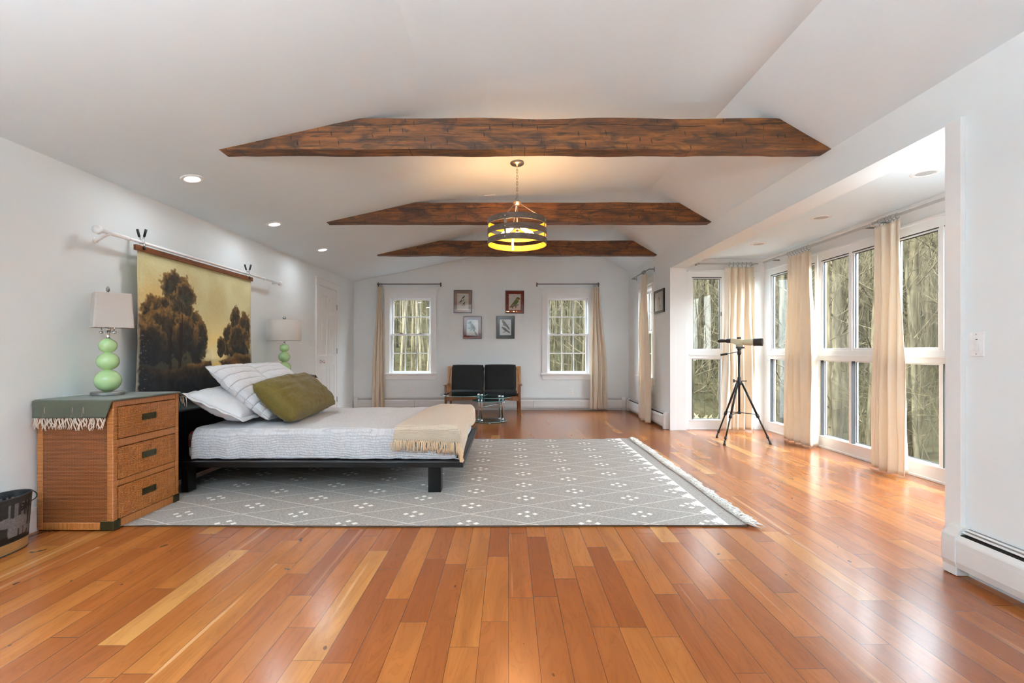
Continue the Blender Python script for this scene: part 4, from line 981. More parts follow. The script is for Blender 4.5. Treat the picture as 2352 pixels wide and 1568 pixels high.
for y in (3.45,):
    m = MB(); m.tube([(XL + 0.002, y, RODZ - 0.055), (XL + 0.03, y, RODZ - 0.045), (RODX - 0.01, y, RODZ - 0.02), (RODX + 0.012, y, RODZ - 0.014)], [0.014, 0.010, 0.008, 0.008], 10); m.lathe([(0, 0), (0.022, 0), (0.020, 0.008), (0, 0.010)], (XL, y, RODZ - 0.055), 16, mtx=Matrix.Rotation(PI / 2, 4, 'Y')); m.build('bracket', M['rodwhite'], t, smooth=True)

def lerp3(a, b, f): f = max(0.0, min(1.0, f)); return tuple(x + (y - x) * f for x, y in zip(a, b))
def ss(a, b, x): x = max(0.0, min(1.0, (x - a) / (b - a))); return x * x * (3 - 2 * x)
def paint(u, v):
    """landscape: u 0..1 near to far along the wall, v 0..1 top to bottom"""
    N = lambda s, k: noise.noise(Vector((u * s * 1.4, v * s, k)))
    F_ = lambda s, k: N(s, k) + 0.5 * N(2.1 * s, k + 1) + 0.25 * N(4.3 * s, k + 2)
    c1, c2, glow = C('CBBE8C')[:3], C('D9D5A8')[:3], C('FBDE90')[:3]
    c = lerp3(c1, c2, 0.5 + F_(3, 1)); g = math.exp(-((u - 0.57) / 0.28) ** 2 - ((v - 0.68) / 0.22) ** 2); c = lerp3(c, glow, min(1.0, g * 1.25)); c = lerp3(c, C('FFF0C0')[:3], 0.8 * math.exp(-((u - 0.57) / 0.10) ** 2 - ((v - 0.70) / 0.09) ** 2))
    c = lerp3(c, C('E8B860')[:3], 0.55 * math.exp(-((u - 0.10) / 0.16) ** 2 - ((v - 0.33) / 0.13) ** 2))
    c = lerp3(c, C('8F8A63')[:3], 0.5 * ss(0.07, 0.0, v))
    brn, grn, dk, rim = C('3D352A')[:3], C('363B33')[:3], C('1F2228')[:3], C('9C7640')[:3]
    if v > 0.70:                                                          # far hills and water
        c = lerp3(c, C('C9B57C')[:3], ss(0.70, 0.73, v) * 0.5)
    def crown(c, cx, cy, rx, ry, k, deep):
        d = ((u - cx) / rx) ** 2 + ((v - cy) / ry) ** 2; e = math.sqrt(d) + 0.28 * F_(13, k) + 0.13 * N(48, k + 3)
        a = ss(1.05, 0.93, e)
        if a <= 0: return c
        lit = ss(0.6, 1.0, e) * 0.7; body = lerp3(brn, grn, ss(cy - ry * 0.2, cy + ry, v) + 0.25 * F_(9, k + 5)); body = lerp3(body, dk, deep * ss(cy, cy + ry, v)); body = lerp3(body, rim, lit * (1 - ss(cy - 0.2 * ry, cy + ry, v) * 0.8))
        body = tuple(max(0, q * (1 + 0.6 * F_(24, k + 8) + 0.35 * N(85, k))) for q in body)
        return lerp3(c, body, a)
    for a in ((0.40, 0.47, 0.09, 0.13, 20, 0.2), (0.45, 0.59, 0.08, 0.16, 30, 0.3), (0.48, 0.56, 0.06, 0.15, 35, 0.3), (0.10, 0.45, 0.10, 0.17, 40, 0.8), (0.18, 0.45, 0.11, 0.20, 45, 0.8), (0.82, 0.41, 0.06, 0.15, 50, 0.4), (0.92, 0.48, 0.08, 0.18, 55, 0.7), (0.74, 0.56, 0.06, 0.14, 60, 0.5), (0.67, 0.62, 0.045, 0.09, 62, 0.4), (0.86, 0.58, 0.12, 0.17, 65, 0.9), (0.26, 0.20, 0.115, 0.115, 70, 0.1), (0.30, 0.36, 0.10, 0.13, 75, 0.3), (0.34, 0.24, 0.08, 0.09, 80, 0.1), (0.22, 0.54, 0.23, 0.18, 85, 1.0), (0.34, 0.53, 0.10, 0.13, 90, 0.9), (0.08, 0.60, 0.12, 0.15, 95, 1.0)):
        c = crown(c, *a)
    low = ss(0.42, 0.66, v + 0.06 * F_(6, 140)) * ss(0.56, 0.47, u + 0.05 * F_(8, 150)); low = max(low, 0.9 * ss(0.60, 0.70, v) * ss(0.66, 0.76, u + 0.04 * F_(8, 150))); c = lerp3(c, tuple(q * (1 + 0.5 * F_(15, 130)) for q in C('24272A')[:3]), 0.93 * low)
    for x0, w, t0 in ((0.235, 0.010, 0.48), (0.30, 0.010, 0.45), (0.31, 0.005, 0.3), (0.47, 0.004, 0.62), (0.455, 0.004, 0.62), (0.42, 0.004, 0.66), (0.40, 0.004, 0.66)):
        if t0 < v < 0.80 and abs(u - x0 - 0.006 * math.sin(v * 9 + x0 * 50)) < w * (0.6 + 0.6 * v): c = lerp3(c, C('2B2019')[:3], 0.85)
    gl = 0.735 + 0.03 * math.sin(u * 7) + 0.03 * F_(6, 100)               # ground line
    if u > 0.58: gl = 0.735 + 0.0 * u + 0.035 * F_(7, 102) - 0.06 * ss(0.66, 0.78, u)
    river = abs(u - (0.60 + 0.07 * math.sin((v - 0.72) * 7.5) + 0.02 * N(9, 3))); rw = 0.05 - 0.10 * abs(v - 0.80)
    if v > gl:
        gcol = lerp3(C('3E3326')[:3], C('24262A')[:3], ss(0.74, 0.9, v) + 0.4 * F_(7, 110)); gcol = lerp3(gcol, C('A87C45')[:3], 0.6 * ss(0.05, 0.0, v - gl) * (1 if 0.36 < u < 0.55 or u > 0.68 else 0.15)); gcol = tuple(max(0, q * (1 + 0.6 * F_(16, 120))) for q in gcol)
        gcol = lerp3(gcol, C('A9693A')[:3], 0.6 * math.exp(-((u - 0.83 + (v - 0.77) * -0.9) / 0.05) ** 2 - ((v - 0.77) / 0.05) ** 2))
        if river < rw and v < 0.90: gcol = lerp3(gcol, C('F0CE7E')[:3], ss(rw, rw * 0.5, river))
        c = lerp3(c, gcol, ss(0, 0.012, v - gl))
    c = lerp3(c, C('20160F')[:3], ss(0.88, 0.98, v) * 0.75)
    c = lerp3(c, C('1E222B')[:3], 0.6 * ss(0.30, 0.0, u) * ss(0.5, 0.75, v))
    ed = min(u, 1 - u)
    wear = ss(0.022, 0.004, ed + 0.012 * N(40, 7)) * (0.4 + 0.6 * ss(0.3, 0.6, v)); c = lerp3(c, C('B0A695')[:3], 0.7 * wear)
    scr = N(70, 9); c = lerp3(c, C('8D8C86')[:3], 0.5 * ss(0.40, 0.55, scr) * ss(0.12, 0.02, u) * ss(0.35, 0.6, v))
    return tuple(max(0, min(1, q)) for q in c) + (1.0,)
TXX, TY0_, TY1_, TZ1, TZ0 = -2.848, 3.705, 5.345, 1.905, 0.70
t = thing('wall_hanging', 'large canvas hanging painted with a golden river landscape above the bed', 'wall hanging', (0, 0, 0))
nu, nv = 330, 250; m = MB()
m.grid(lambda u, v: (TXX + 0.012 * math.sin(v * 5 + u * 3) * v + 0.004 * math.sin(u * 21) * v - 0.0, TY0_ + (TY1_ - TY0_) * u + (0.006 * noise.noise(Vector((v * 9, 0, 3))) if u < 0.5 else 0.006 * noise.noise(Vector((v * 9, 5, 3)))) * abs(2 * u - 1), TZ1 + (TZ0 - TZ1) * v), nu, nv)
m.col = [paint(i / nu, j / nv) for j in range(nv + 1) for i in range(nu + 1)]
m.build('canvas', M['painting'], t, smooth=True)
m = MB(); m.box((TXX - 0.013, TY0_ - 0.02, 1.893), (TXX - 0.002, TY1_ + 0.02, 1.935)); m.box((TXX + 0.002, TY0_ - 0.02, 1.893), (TXX + 0.013, TY1_ + 0.02, 1.935)); m.box((TXX - 0.003, TY0_ - 0.02, 1.915), (TXX + 0.003, TY1_ + 0.02, 1.934)); m.build('top_bar', M['barwood'], t, bevel=0.002)
for y, lab in ((3.755, 'black spring clamp at the near end of the white rod'), (5.285, 'black spring clamp at the far end of the landscape hanging')):
    c = thing('spring_clamp', lab, 'clamp', (TXX - 0.002, y, 1.93), 0, 'spring clamps on the white rod')
    for s in (-1, 1):
        MB().tube([(s * 0.019, 0, -0.012), (s * 0.022, 0.0, 0.02), (s * 0.010, 0, 0.055), (s * 0.020, 0, 0.085)], 0.006, 8).build('jaw', M['chrome'], c, smooth=True)
        MB().tube([(s * 0.019, 0, 0.078), (s * 0.034, 0, 0.135)], [0.0085, 0.0095], 10).build('grip', M['matteblack'], c, smooth=True)
        MB().tube([(s * 0.020, 0, -0.022), (s * 0.018, 0, 0.0)], 0.0095, 10).build('jaw_pad', M['matteblack'], c, smooth=True)

# ------------------------------------------------------------------ tin waste bin
def seg_d(px, py, a, b):
    ax, ay = a; bx, by = b; dx, dy = bx - ax, by - ay; L = dx * dx + dy * dy; f = max(0, min(1, ((px - ax) * dx + (py - ay) * dy) / L)) if L else 0
    return math.hypot(px - ax - dx * f, py - ay - dy * f)
def palm(x, y, cx, base, top, s):
    if min(seg_d(x, y, (cx - 0.01, base), (cx + 0.006, (base + top) / 2)), seg_d(x, y, (cx + 0.006, (base + top) / 2), (cx + 0.018, top))) < 0.004: return True
    for k in range(7):
        a = -0.5 + k * 0.62; e = (cx + 0.018 + s * math.cos(a), top + s * 0.75 * math.sin(a) + 0.004); d = seg_d(x, y, (cx + 0.018, top), e)
        if d < 0.0058: return True
    return False
def beast(x, y, cx, cy, s):
    b = ((x - cx) / (0.055 * s)) ** 2 + ((y - cy) / (0.036 * s)) ** 2 < 1
    h = ((x - cx - 0.06 * s) / (0.028 * s)) ** 2 + ((y - cy - 0.012 * s) / (0.027 * s)) ** 2 < 1
    legs = any(abs(x - cx - q * s) < 0.011 * s and cy - 0.075 * s < y < cy for q in (-0.038, -0.012, 0.018, 0.04))
    tr = min(seg_d(x, y, (cx + 0.08 * s, cy + 0.005 * s), (cx + 0.095 * s, cy - 0.045 * s)), seg_d(x, y, (cx + 0.095 * s, cy - 0.045 * s), (cx + 0.115 * s, cy - 0.03 * s))) < 0.007 * s
    return b or h or legs or tr
t = thing('waste_bin', 'oval black tin bin embossed with palms and elephants, on the floor beside the chest', 'waste bin', (-2.835, 2.60, 0))
def bin_pt(a, z): f = 0.90 + 0.10 * z / 0.30; ca, sa = math.cos(a), math.sin(a); return (0.098 * f * (abs(ca) ** 0.8) * (1 if ca > 0 else -1), 0.245 * f * (abs(sa) ** 0.8) * (1 if sa > 0 else -1), z)
m = MB(); na, nz = 420, 90; cols = []
for j in range(nz + 1):
    for i in range(na):
        a = 2 * PI * i / na; z = 0.062 + (0.305 - 0.062) * j / nz; m.v.append(bin_pt(a, z)); s = -a * 0.19 if a < PI else (2 * PI - a) * 0.19
        x = ((i / na + 0.25) % 1.0) * 1.15; x = 1.15 - x; x = (x % 0.29)
        v = 0.035 if z > 0.10 else 0.012
        v = v + (0.13 if (int(x * 60) % 2 and 0.12 < x < 0.26 and 0.10 < z < 0.27) else 0)
        if palm(x, z, 0.05, 0.085, 0.205, 0.045) or palm(x, z, 0.145, 0.15, 0.235, 0.04): v = 0.30 if x < 0.1 else 0.012
        if beast(x, z, 0.205, 0.165, 1.0) or beast(x, z, 0.12, 0.115, 0.42): v = 0.20
        cols.append((v, v, v * 1.03, 1))
for j in range(nz):
    for i in range(na): q = (i + 1) % na; m.f.append((j * na + i, j * na + q, (j + 1) * na + q, (j + 1) * na + i)); m.mi.append(0)
m.col = cols; m.build('tin_wall', M['tin'], t, smooth=True, solid=0.003)
m = MB()
for j, z in enumerate((0.004, 0.062)):
    for i in range(120): p = bin_pt(2 * PI * i / 120, z); m.v.append((p[0] * 1.012, p[1] * 1.006, z))
for i in range(120): q = (i + 1) % 120; m.f.append((i, q, 120 + q, 120 + i)); m.mi.append(0)
m.f.append(tuple(range(120))); m.mi.append(0); m.build('gold_band', M['goldband'], t)
for z, r in ((0.305, 0.0045), (0.064, 0.003), (0.004, 0.004)):
    m = MB(); m.tube([bin_pt(2 * PI * i / 96, z) for i in range(97)], r, 6, False); m.build('rim', M['matteblack'], t, smooth=True)
m = MB(); pts = [(0.045 * math.cos(a), 0.246 + 0.014 * math.sin((a + PI / 2) * 1.0) ** 2, 0.270 + 0.035 * math.sin(a)) for a in [2 * PI * i / 24 for i in range(25)]]; m.tube(pts, 0.003, 6, False); m.build('handle', M['matteblack'], t, smooth=True)

# ------------------------------------------------------------------ curtains and their rods
def curtain(label, loc, rz, zt, zb, wt, wb, nf, dt, db, seed, off_b=0.0, rings=7, group='cream curtains', ringz=0.024, spread=None):
    """hangs along local x; folds along local y; loc is the middle of its top on the floor plan"""
    t = thing('curtain', label, 'curtain', (loc[0], loc[1], 0), rz, group)
    def fn(u, v):
        z = zt + (zb - zt) * v; k = ss(0.0, 0.75, v); w = wt + (wb - wt) * (0.25 * v + 0.75 * k)
        x = (u - 0.5) * w + off_b * k; d = dt + (db - dt) * k
        ph = 2 * PI * nf * u + 0.9 * noise.noise(Vector((u * 4, v * 1.6, seed))) * 2 + seed
        pinch = 0.15 * math.sin(2 * PI * nf * 2 * u + seed) * (1 - k)
        y = 1.25 * d * (math.sin(ph) * (0.75 + 0.4 * noise.noise(Vector((u * 6, 0, seed + 4)))) + 0.3 * math.sin(2.3 * ph + v * 2) * k + pinch)
        x += 0.35 * d * math.cos(ph) * 0.8 + 0.006 * noise.noise(Vector((u * 8, v * 9, seed + 2)))
        z += 0.010 * math.sin(ph * 1.0) * (1 - v) * (1 if v < 0.02 else 0) + (0.008 * noise.noise(Vector((u * 9, 3, seed))) if v > 0.98 else 0)
        y += 0.012 * noise.noise(Vector((u * 10 + v * 3, v * 5, seed + 8))) * k
        return (x, y, z)
    m = MB(); m.grid(fn, 150, 60); m.build('drape', M['curtain'], t, smooth=True, solid=0.0025)
    for i in range(rings):
        f = (i + 0.5) / rings; x = (f - 0.5) * (spread or wt * 0.9); y = 0.0
        m = MB(); pts = [(x + 0.006 * math.sin(i * 2.1) * math.cos(a), y + ringz * math.cos(a), zt + 0.016 + ringz + ringz * math.sin(a)) for a in [2 * PI * k / 24 for k in range(25)]]; m.tube(pts, 0.0022, 6, False)
        r = m.build('ring', M['greyrod'], t, smooth=True)
        m = MB(); m.tube([(x, y, zt + 0.017), (x, y, zt - 0.006)], 0.003, 6); m.build('clip', M['greyrod'], r)
    return t
def rod_room(label, a, b, out, z, mat):
    """square bar rod from a to b with return brackets; out = unit vector from the wall into the room"""
    a = Vector(a); b = Vector(b); n = Vector(out); t = thing('curtain_rod', label, 'curtain rod', (0, 0, 0), 0, 'curtain rods')
    p = [Vector((q.x, q.y, z)) + n * 0.085 for q in (a, b)]
    MB().tube(p, 0.0085, 8).build('rod', mat, t, smooth=True)
    d = (b - a).normalized()
    for q in (a, b):
        m = MB(); m.tube([Vector((q.x, q.y, z)), Vector((q.x, q.y, z)) + n * 0.093], 0.0085, 8); m.build('bracket', mat, t)
        c = Vector((q.x, q.y, z)); s = d * 0.012; m = MB(); lo = c - s - Vector((0, 0, 0.038)); hi = c + s + n * 0.006 + Vector((0, 0, 0.038))
        m.box(lo, hi); m.build('wall_plate', mat, t)
    return t
rod_room('bronze curtain rod above the far window beside the door', (-2.48, YB, 0), (-1.29, YB, 0), (0, -1, 0), 2.385, M['bronze'])
rod_room('bronze curtain rod above the far window beside the right corner', (0.54, YB, 0), (1.71, YB, 0), (0, -1, 0), 2.385, M['bronze'])
rod_room('grey curtain rod on the right wall above the peach curtain', (XR, 7.58, 0), (XR, 8.62, 0), (-1, 0, 0), 2.405, M['greyrod'])
curtain('cream curtain at the far window whose foot is hidden by the bed', (-2.425, YB - 0.10), 0, 2.335, 0.03, 0.10, 0.27, 3.4, 0.024, 0.035, 1.3, -0.03, 6)
curtain('cream curtain reaching the floor at the far window beside the right corner', (1.655, YB - 0.10), 0, 2.335, 0.02, 0.14, 0.34, 3.6, 0.024, 0.035, 4.1, 0.05, 6)
curtain('peach curtain on the right wall, beside the black framed picture', (2.185, 7.80), -PI / 2, 2.35, 0.018, 0.22, 0.68, 3.0, 0.03, 0.050, 6.2, 0.02, 6, spread=0.10)
# bay: flat rods close under the ceiling
ZR = 2.345
def bay_rod(label, a, b, mat=None):
    t = thing('curtain_rod', label, 'curtain rod', (0, 0, 0), 0, 'curtain rods in the bay'); a = Vector((a[0], a[1], ZR)); b = Vector((b[0], b[1], ZR)); d = (b - a).normalized(); n = Vector((-d.y, d.x, 0))
    m = MB(); q = (n * 0.007); vs = []
    for p in (a, b):
        for sn, sz in ((-1, -1), (1, -1), (1, 1), (-1, 1)): vs.append(p + q * sn + Vector((0, 0, 0.012 * sz)))
    m.add(vs, [(0, 1, 2, 3), (7, 6, 5, 4), (0, 4, 5, 1), (1, 5, 6, 2), (2, 6, 7, 3), (3, 7, 4, 0)]); m.build('rod', mat or M['palerod'], t)
    return t, a, b
t, a, b = bay_rod('grey flat curtain rod across the end windows of the bay', (2.62, 6.775), (3.50, 6.775))
for x in (2.66, 3.46): MB().box((x, 6.765, ZR - 0.008), (x + 0.012, YBAY - 0.002, ZR + 0.006)).build('bracket', M['greyrod'], t)
t, a, b = bay_rod('grey flat curtain rod along the long bay windows, farther length', (3.525, 6.68), (3.525, 4.72))
for y in (6.5, 4.8): MB().box((3.53, y, ZR - 0.008), (XBAY - 0.002, y + 0.012, ZR + 0.006)).build('bracket', M['greyrod'], t)
t, a, b = bay_rod('grey flat curtain rod along the long bay windows, nearer length', (3.505, 4.66), (3.505, 2.45))
for y in (4.60, 2.6): MB().box((3.51, y, ZR - 0.008), (XBAY - 0.002, y + 0.012, ZR + 0.006)).build('bracket', M['greyrod'], t)
curtain('cream curtain at the end windows of the bay, behind the spotting scope', (3.245, 6.775), 0, 2.30, 0.02, 0.40, 0.45, 4.2, 0.024, 0.052, 2.0, -0.01, 6, spread=0.36)
curtain('cream curtain at the bay windows beside the spotting scope, second from the viewer', (3.525, 5.88), -PI / 2, 2.30, 0.018, 0.50, 0.66, 4.6, 0.032, 0.058, 7.7, 0.02, 8)
curtain('cream curtain at the bay windows nearest the viewer', (3.505, 4.46), -PI / 2, 2.30, 0.018, 0.27, 0.37, 3.4, 0.030, 0.052, 9.4, 0.02, 6)

# ------------------------------------------------------------------ framed pictures
def ell(cx, cy, rx, ry, ang, col): return ('e', cx, cy, rx, ry, math.radians(ang), C(col)[:3])
def lin(x0, y0, x1, y1, w0, w1, col): return ('l', x0, y0, x1, y1, w0, w1, C(col)[:3])
def art_col(x, y, bg, shapes):
    c = bg
    for s in shapes:
        if s[0] == 'e':
            _, cx, cy, rx, ry, a, col = s; dx, dy = x - cx, y - cy; p = dx * math.cos(a) + dy * math.sin(a); q = -dx * math.sin(a) + dy * math.cos(a)
            if (p / rx) ** 2 + (q / ry) ** 2 < 1: c = tuple(k * (1 + 0.35 * noise.noise(Vector((x * 25, y * 25, cx)))) for k in col)
        else:
            _, x0, y0, x1, y1, w0, w1, col = s; dx, dy = x1 - x0, y1 - y0; f = ((x - x0) * dx + (y - y0) * dy) / (dx * dx + dy * dy)
            if 0 <= f <= 1 and abs((x - x0) * dy - (y - y0) * dx) / math.hypot(dx, dy) < w0 + (w1 - w0) * f: c = col
    return tuple(max(0, min(1, k)) for k in c) + (1,)
def picture(name, label, loc, rz, w, h, fr, frame_mat, mat_mat, mw, mh, paper, shapes, fillet=None, ry=0.0):
    """loc: centre on the wall plane; hangs on the wall at local y=0, faces local -y; shapes in units of paper width, y up, origin at its centre"""
    t = thing(name, label, 'picture', loc, rz, 'framed pictures'); t.rotation_euler = (0, ry, rz)
    m = MB(); a, b = w / 2, h / 2
    m.box((-a, -0.022, -b), (-a + fr, 0, b)); m.box((a - fr, -0.022, -b), (a, 0, b)); m.box((-a + fr, -0.022, b - fr), (a - fr, 0, b)); m.box((-a + fr, -0.022, -b), (a - fr, 0, -b + fr)); m.build('frame', frame_mat, t, bevel=0.001)
    pw, ph = w - 2 * fr - 2 * mw, h - 2 * fr - 2 * mh
    m = MB(); x, z = a - fr, b - fr; m.box((-x, -0.012, ph / 2), (x, -0.006, z)); m.box((-x, -0.012, -z), (x, -0.006, -ph / 2)); m.box((-x, -0.012, -ph / 2), (-pw / 2, -0.006, ph / 2)); m.box((pw / 2, -0.012, -ph / 2), (x, -0.006, ph / 2)); o = m.build('mat_board', mat_mat, t)
    if fillet:
        m = MB(); q = 0.006; m.box((-pw / 2 - q, -0.0132, ph / 2), (pw / 2 + q, -0.012, ph / 2 + q)); m.box((-pw / 2 - q, -0.0132, -ph / 2 - q), (pw / 2 + q, -0.012, -ph / 2)); m.box((-pw / 2 - q, -0.0132, -ph / 2), (-pw / 2, -0.012, ph / 2)); m.box((pw / 2, -0.0132, -ph / 2), (pw / 2 + q, -0.012, ph / 2)); m.build('fillet', fillet, o)
    nu, nv = 84, int(84 * ph / pw); m = MB(); m.grid(lambda u, v: ((u - 0.5) * pw, -0.008, (v - 0.5) * ph), nu, nv); bg = C(paper)[:3]
    m.col = [art_col(i / nu - 0.5, (j / nv - 0.5) * ph / pw, bg, shapes) for j in range(nv + 1) for i in range(nu + 1)]
    m.build('print', M['print'], t)
    MB().box((-x, -0.0165, -z), (x, -0.015, z)).build('glazing', M['picglass'], t)
    return t
M['frame_brown'] = plain('dark_brown_frame', '3E2722', 0.35); M['frame_black'] = plain('black_frame', '1A1B1D', 0.3)
M['mat_mauve'] = plain('mauve_mat_board', '9C877D', 0.8, tone=0.02); M['mat_rust'] = plain('rust_mat_board', '7C3020', 0.8, tone=0.03); M['mat_green'] = plain('dark_green_mat_board', '414740', 0.8, tone=0.03); M['mat_white'] = plain('white_mat_board', 'D6D6D3', 0.8, tone=0.01)
M['fil_gold'] = plain('gold_fillet', 'C8A25C', 0.4, 0.4); M['fil_grey'] = plain('grey_fillet', '7E8290', 0.5)
def bird(cx, cy, s, ang, body, head, tail, flip=1):
    a = math.radians(ang); ca, sa = math.cos(a) * flip, math.sin(a); P = lambda p, q: (cx + s * (p * ca - q * sa * flip * 0 - (q * math.sin(a) * flip if False else 0)) + s * (-q * sa) * flip, cy + s * (p * sa + q * math.cos(a)))
    A = ang if flip > 0 else 180 - ang
    h = P(0.95, 0.28); tl0 = P(-0.6, -0.05); tl1 = P(-2.2, -0.35); bk0 = P(1.2, 0.30); bk1 = P(1.62, 0.22)
    return [lin(tl0[0], tl0[1], tl1[0], tl1[1], 0.22 * s, 0.12 * s, tail), ell(cx, cy, s * 0.95, s * 0.44, A, body), ell(h[0], h[1], s * 0.40, s * 0.34, A, head), lin(bk0[0], bk0[1], bk1[0], bk1[1], 0.11 * s, 0.01, '3A332A'), ell(P(-0.25, 0.02)[0], P(-0.25, 0.02)[1], s * 0.7, s * 0.26, A, tail)]
pA = bird(0.04, 0.36, 0.13, 38, '4A3832', '5A4A40', '2F2A28') + [lin(0.12, 0.22, 0.02, 0.03, 0.03, 0.02, '4A4640')] + bird(-0.18, 0.02, 0.11, 28, '4B3A33', '3A3230', '332D2A') + [lin(-0.08, -0.06, -0.22, -0.17, 0.02, 0.015, '55524A')] + bird(0.10, -0.17, 0.12, 42, '6D5A3A', '55603C', '4A3F30') + [lin(0.22, -0.24, 0.05, -0.40, 0.03, 0.015, '4F4B40')]
picture('framed_print', 'bird print in a mauve mat with three small birds, on the far wall', (-0.870, YB, 2.062), 0, 0.348, 0.434, 0.011, M['frame_brown'], M['mat_mauve'], 0.055, 0.055, 'D3D0C7', pA, M['fil_gold'], 0.008)
pB = [lin(-0.34, -0.42, 0.32, -0.22, 0.05, 0.035, '6B5838'), lin(-0.20, -0.40, -0.14, -0.52, 0.05, 0.07, '7A6236'), lin(0.12, -0.34, 0.06, -0.52, 0.06, 0.03, '6A5D49'), lin(-0.08, -0.12, -0.42, -0.46, 0.10, 0.03, '7C6A34'), ell(0.10, 0.0, 0.32, 0.17, 55, '5A6A34'), ell(0.26, 0.28, 0.15, 0.13, 20, '4F6130'), ell(0.24, 0.20, 0.08, 0.09, 0, 'B08A3C'), lin(0.36, 0.30, 0.46, 0.22, 0.06, 0.01, '4A4A3A')]
picture('framed_print', 'bird print in a rust mat with one green parrot, upper row on the far wall', (0.118, YB, 2.053), 0, 0.354, 0.434, 0.011, M['frame_brown'], M['mat_rust'], 0.052, 0.055, 'D2CFC6', pB, None, 0.008)
pC = [ell(-0.12, 0.05, 0.32, 0.42, 0, 'C6D2CF'), lin(0.10, -0.18, 0.42, -0.68, 0.07, 0.04, '4A4E42'), ell(0.0, 0.10, 0.36, 0.15, -48, '5C4038'), ell(-0.22, 0.40, 0.14, 0.11, -20, '3F4F58'), lin(-0.34, 0.40, -0.46, 0.37, 0.03, 0.01, '3A3A34'), ell(-0.16, 0.49, 0.10, 0.04, 10, '2F3A3E'), lin(-0.34, -0.02, 0.10, -0.12, 0.05, 0.04, '5E6E70'), lin(-0.22, -0.26, 0.16, -0.08, 0.06, 0.03, '6C7C78'), ell(-0.2, 0.26, 0.06, 0.14, 10, '8B979C')]
picture('framed_print', 'print of one long tailed bird in a rust mat, lower row on the far wall', (-0.687, YB, 1.565), 0, 0.350, 0.430, 0.011, M['frame_brown'], M['mat_rust'], 0.054, 0.055, 'D6D8D1', pC, M['fil_grey'], 0.008)
pD = [lin(0.10, 0.16, 0.34, -0.16, 0.08, 0.05, '5A4A2A'), ell(-0.08, 0.34, 0.30, 0.12, -50, '53432F'), ell(-0.24, 0.56, 0.09, 0.08, 0, '6B5A34'), lin(-0.24, 0.24, 0.02, 0.10, 0.05, 0.03, '7C8078'), lin(0.2, 0.2, 0.32, 0.32, 0.02, 0.01, '7C8078'), lin(0.12, -0.30, 0.38, -0.48, 0.08, 0.04, '5D4C2C'), ell(-0.05, -0.18, 0.30, 0.11, -38, '4E3B2C'), ell(-0.26, -0.02, 0.09, 0.07, 0, '4F6138'), lin(-0.20, -0.44, 0.06, -0.34, 0.04, 0.03, '7C8078')]
picture('framed_print', 'bird print in a dark green mat with two brown birds on the far wall', (-0.058, YB, 1.572), 0, 0.347, 0.434, 0.011, M['frame_brown'], M['mat_green'], 0.054, 0.055, 'DCE0E2', pD, None, 0.004)
pE = [lin(0.10, -0.40, -0.02, 0.05, 0.012, 0.010, '5A544C'), lin(-0.02, 0.05, -0.16, 0.22, 0.02, 0.01, '6A645A'), lin(0.0, 0.02, 0.12, 0.24, 0.02, 0.01, '6A645A'), ell(0.12, -0.22, 0.06, 0.05, 0, '6C5A48'), ell(-0.04, 0.16, 0.05, 0.06, 0, '70645A'), ell(0.14, -0.40, 0.05, 0.07, 0, '6C5A48'), lin(-0.40, 0.50, 0.40, 0.50, 0.01, 0.01, '8C8C8A'), lin(-0.40, -0.50, 0.40, -0.50, 0.01, 0.01, '8C8C8A'), lin(-0.40, -0.50, -0.40, 0.50, 0.01, 0.01, '8C8C8A'), lin(0.40, -0.50, 0.40, 0.50, 0.01, 0.01, '8C8C8A')]
picture('framed_print', 'small botanical drawing in a wide black frame on the right wall', (XR, 7.31, 1.870), -PI / 2, 0.47, 0.35, 0.035, M['frame_black'], M['mat_white'], 0.045, 0.02, 'CFCFCB', pE)

# ------------------------------------------------------------------ loveseat
t = thing('loveseat', 'teak framed two seat sofa with black cushions under the bird prints', 'sofa', (-0.45, 8.43, 0))
W2 = 0.655
for s in (-1, 1):
    m = MB(); m.tube([(s * W2, 0.02, 0.0), (s * (W2 - 0.012), 0.03, 0.34), (s * (W2 - 0.012), 0.03, 0.50)], [0.017, 0.024, 0.020], 12); m.build('leg', M['walnut'], t, smooth=True)
    m = MB(); m.tube([(s * (W2 - 0.03), 0.60, 0.0), (s * (W2 - 0.03), 0.55, 0.34), (s * (W2 - 0.03), 0.58, 0.50)], [0.016, 0.023, 0.020], 12); m.build('leg', M['walnut'], t, smooth=True)
    m = MB(); m.prism([(0.0, 0.515), (0.0, 0.533), (0.60, 0.520), (0.60, 0.500)], 'x', s * (W2 - 0.030), s * (W2 + 0.034)); m.build('armrest', M['walnut'], t, bevel=0.006)
    m = MB(); m.prism([(0.006, 0.40), (0.012, 0.515), (0.09, 0.515), (0.06, 0.46), (0.03, 0.43)], 'x', s * (W2 - 0.02), s * (W2 + 0.012)); m.build('arm_bracket', M['walnut'], t, bevel=0.004)
    m = MB(); m.prism([(0.44, 0.34), (0.50, 0.84), (0.53, 0.84), (0.475, 0.34)], 'x', s * (W2 - 0.062), s * (W2 + 0.018)); o = m.build('back_post', M['orangewood'], t, bevel=0.004)
    m = MB(); m.tube([(s * (W2 - 0.035), 0.493, 0.80), (s * (W2 - 0.012), 0.462, 0.54)], 0.003, 6); m.build('groove', M['dark'], o)
    m = MB(); m.box((s * (W2 - 0.03), 0.02, 0.25), (s * (W2 - 0.005), 0.58, 0.31)); m.build('side_rail', M['walnut'], t)
m = MB(); m.prism([(-W2 + 0.01, 0.245), (-W2 + 0.01, 0.325), (W2 - 0.01, 0.325), (W2 - 0.01, 0.245), (0.35, 0.262), (-0.35, 0.262)], 'y', 0.015, 0.045); m.build('front_rail', M['walnut'], t, bevel=0.004)
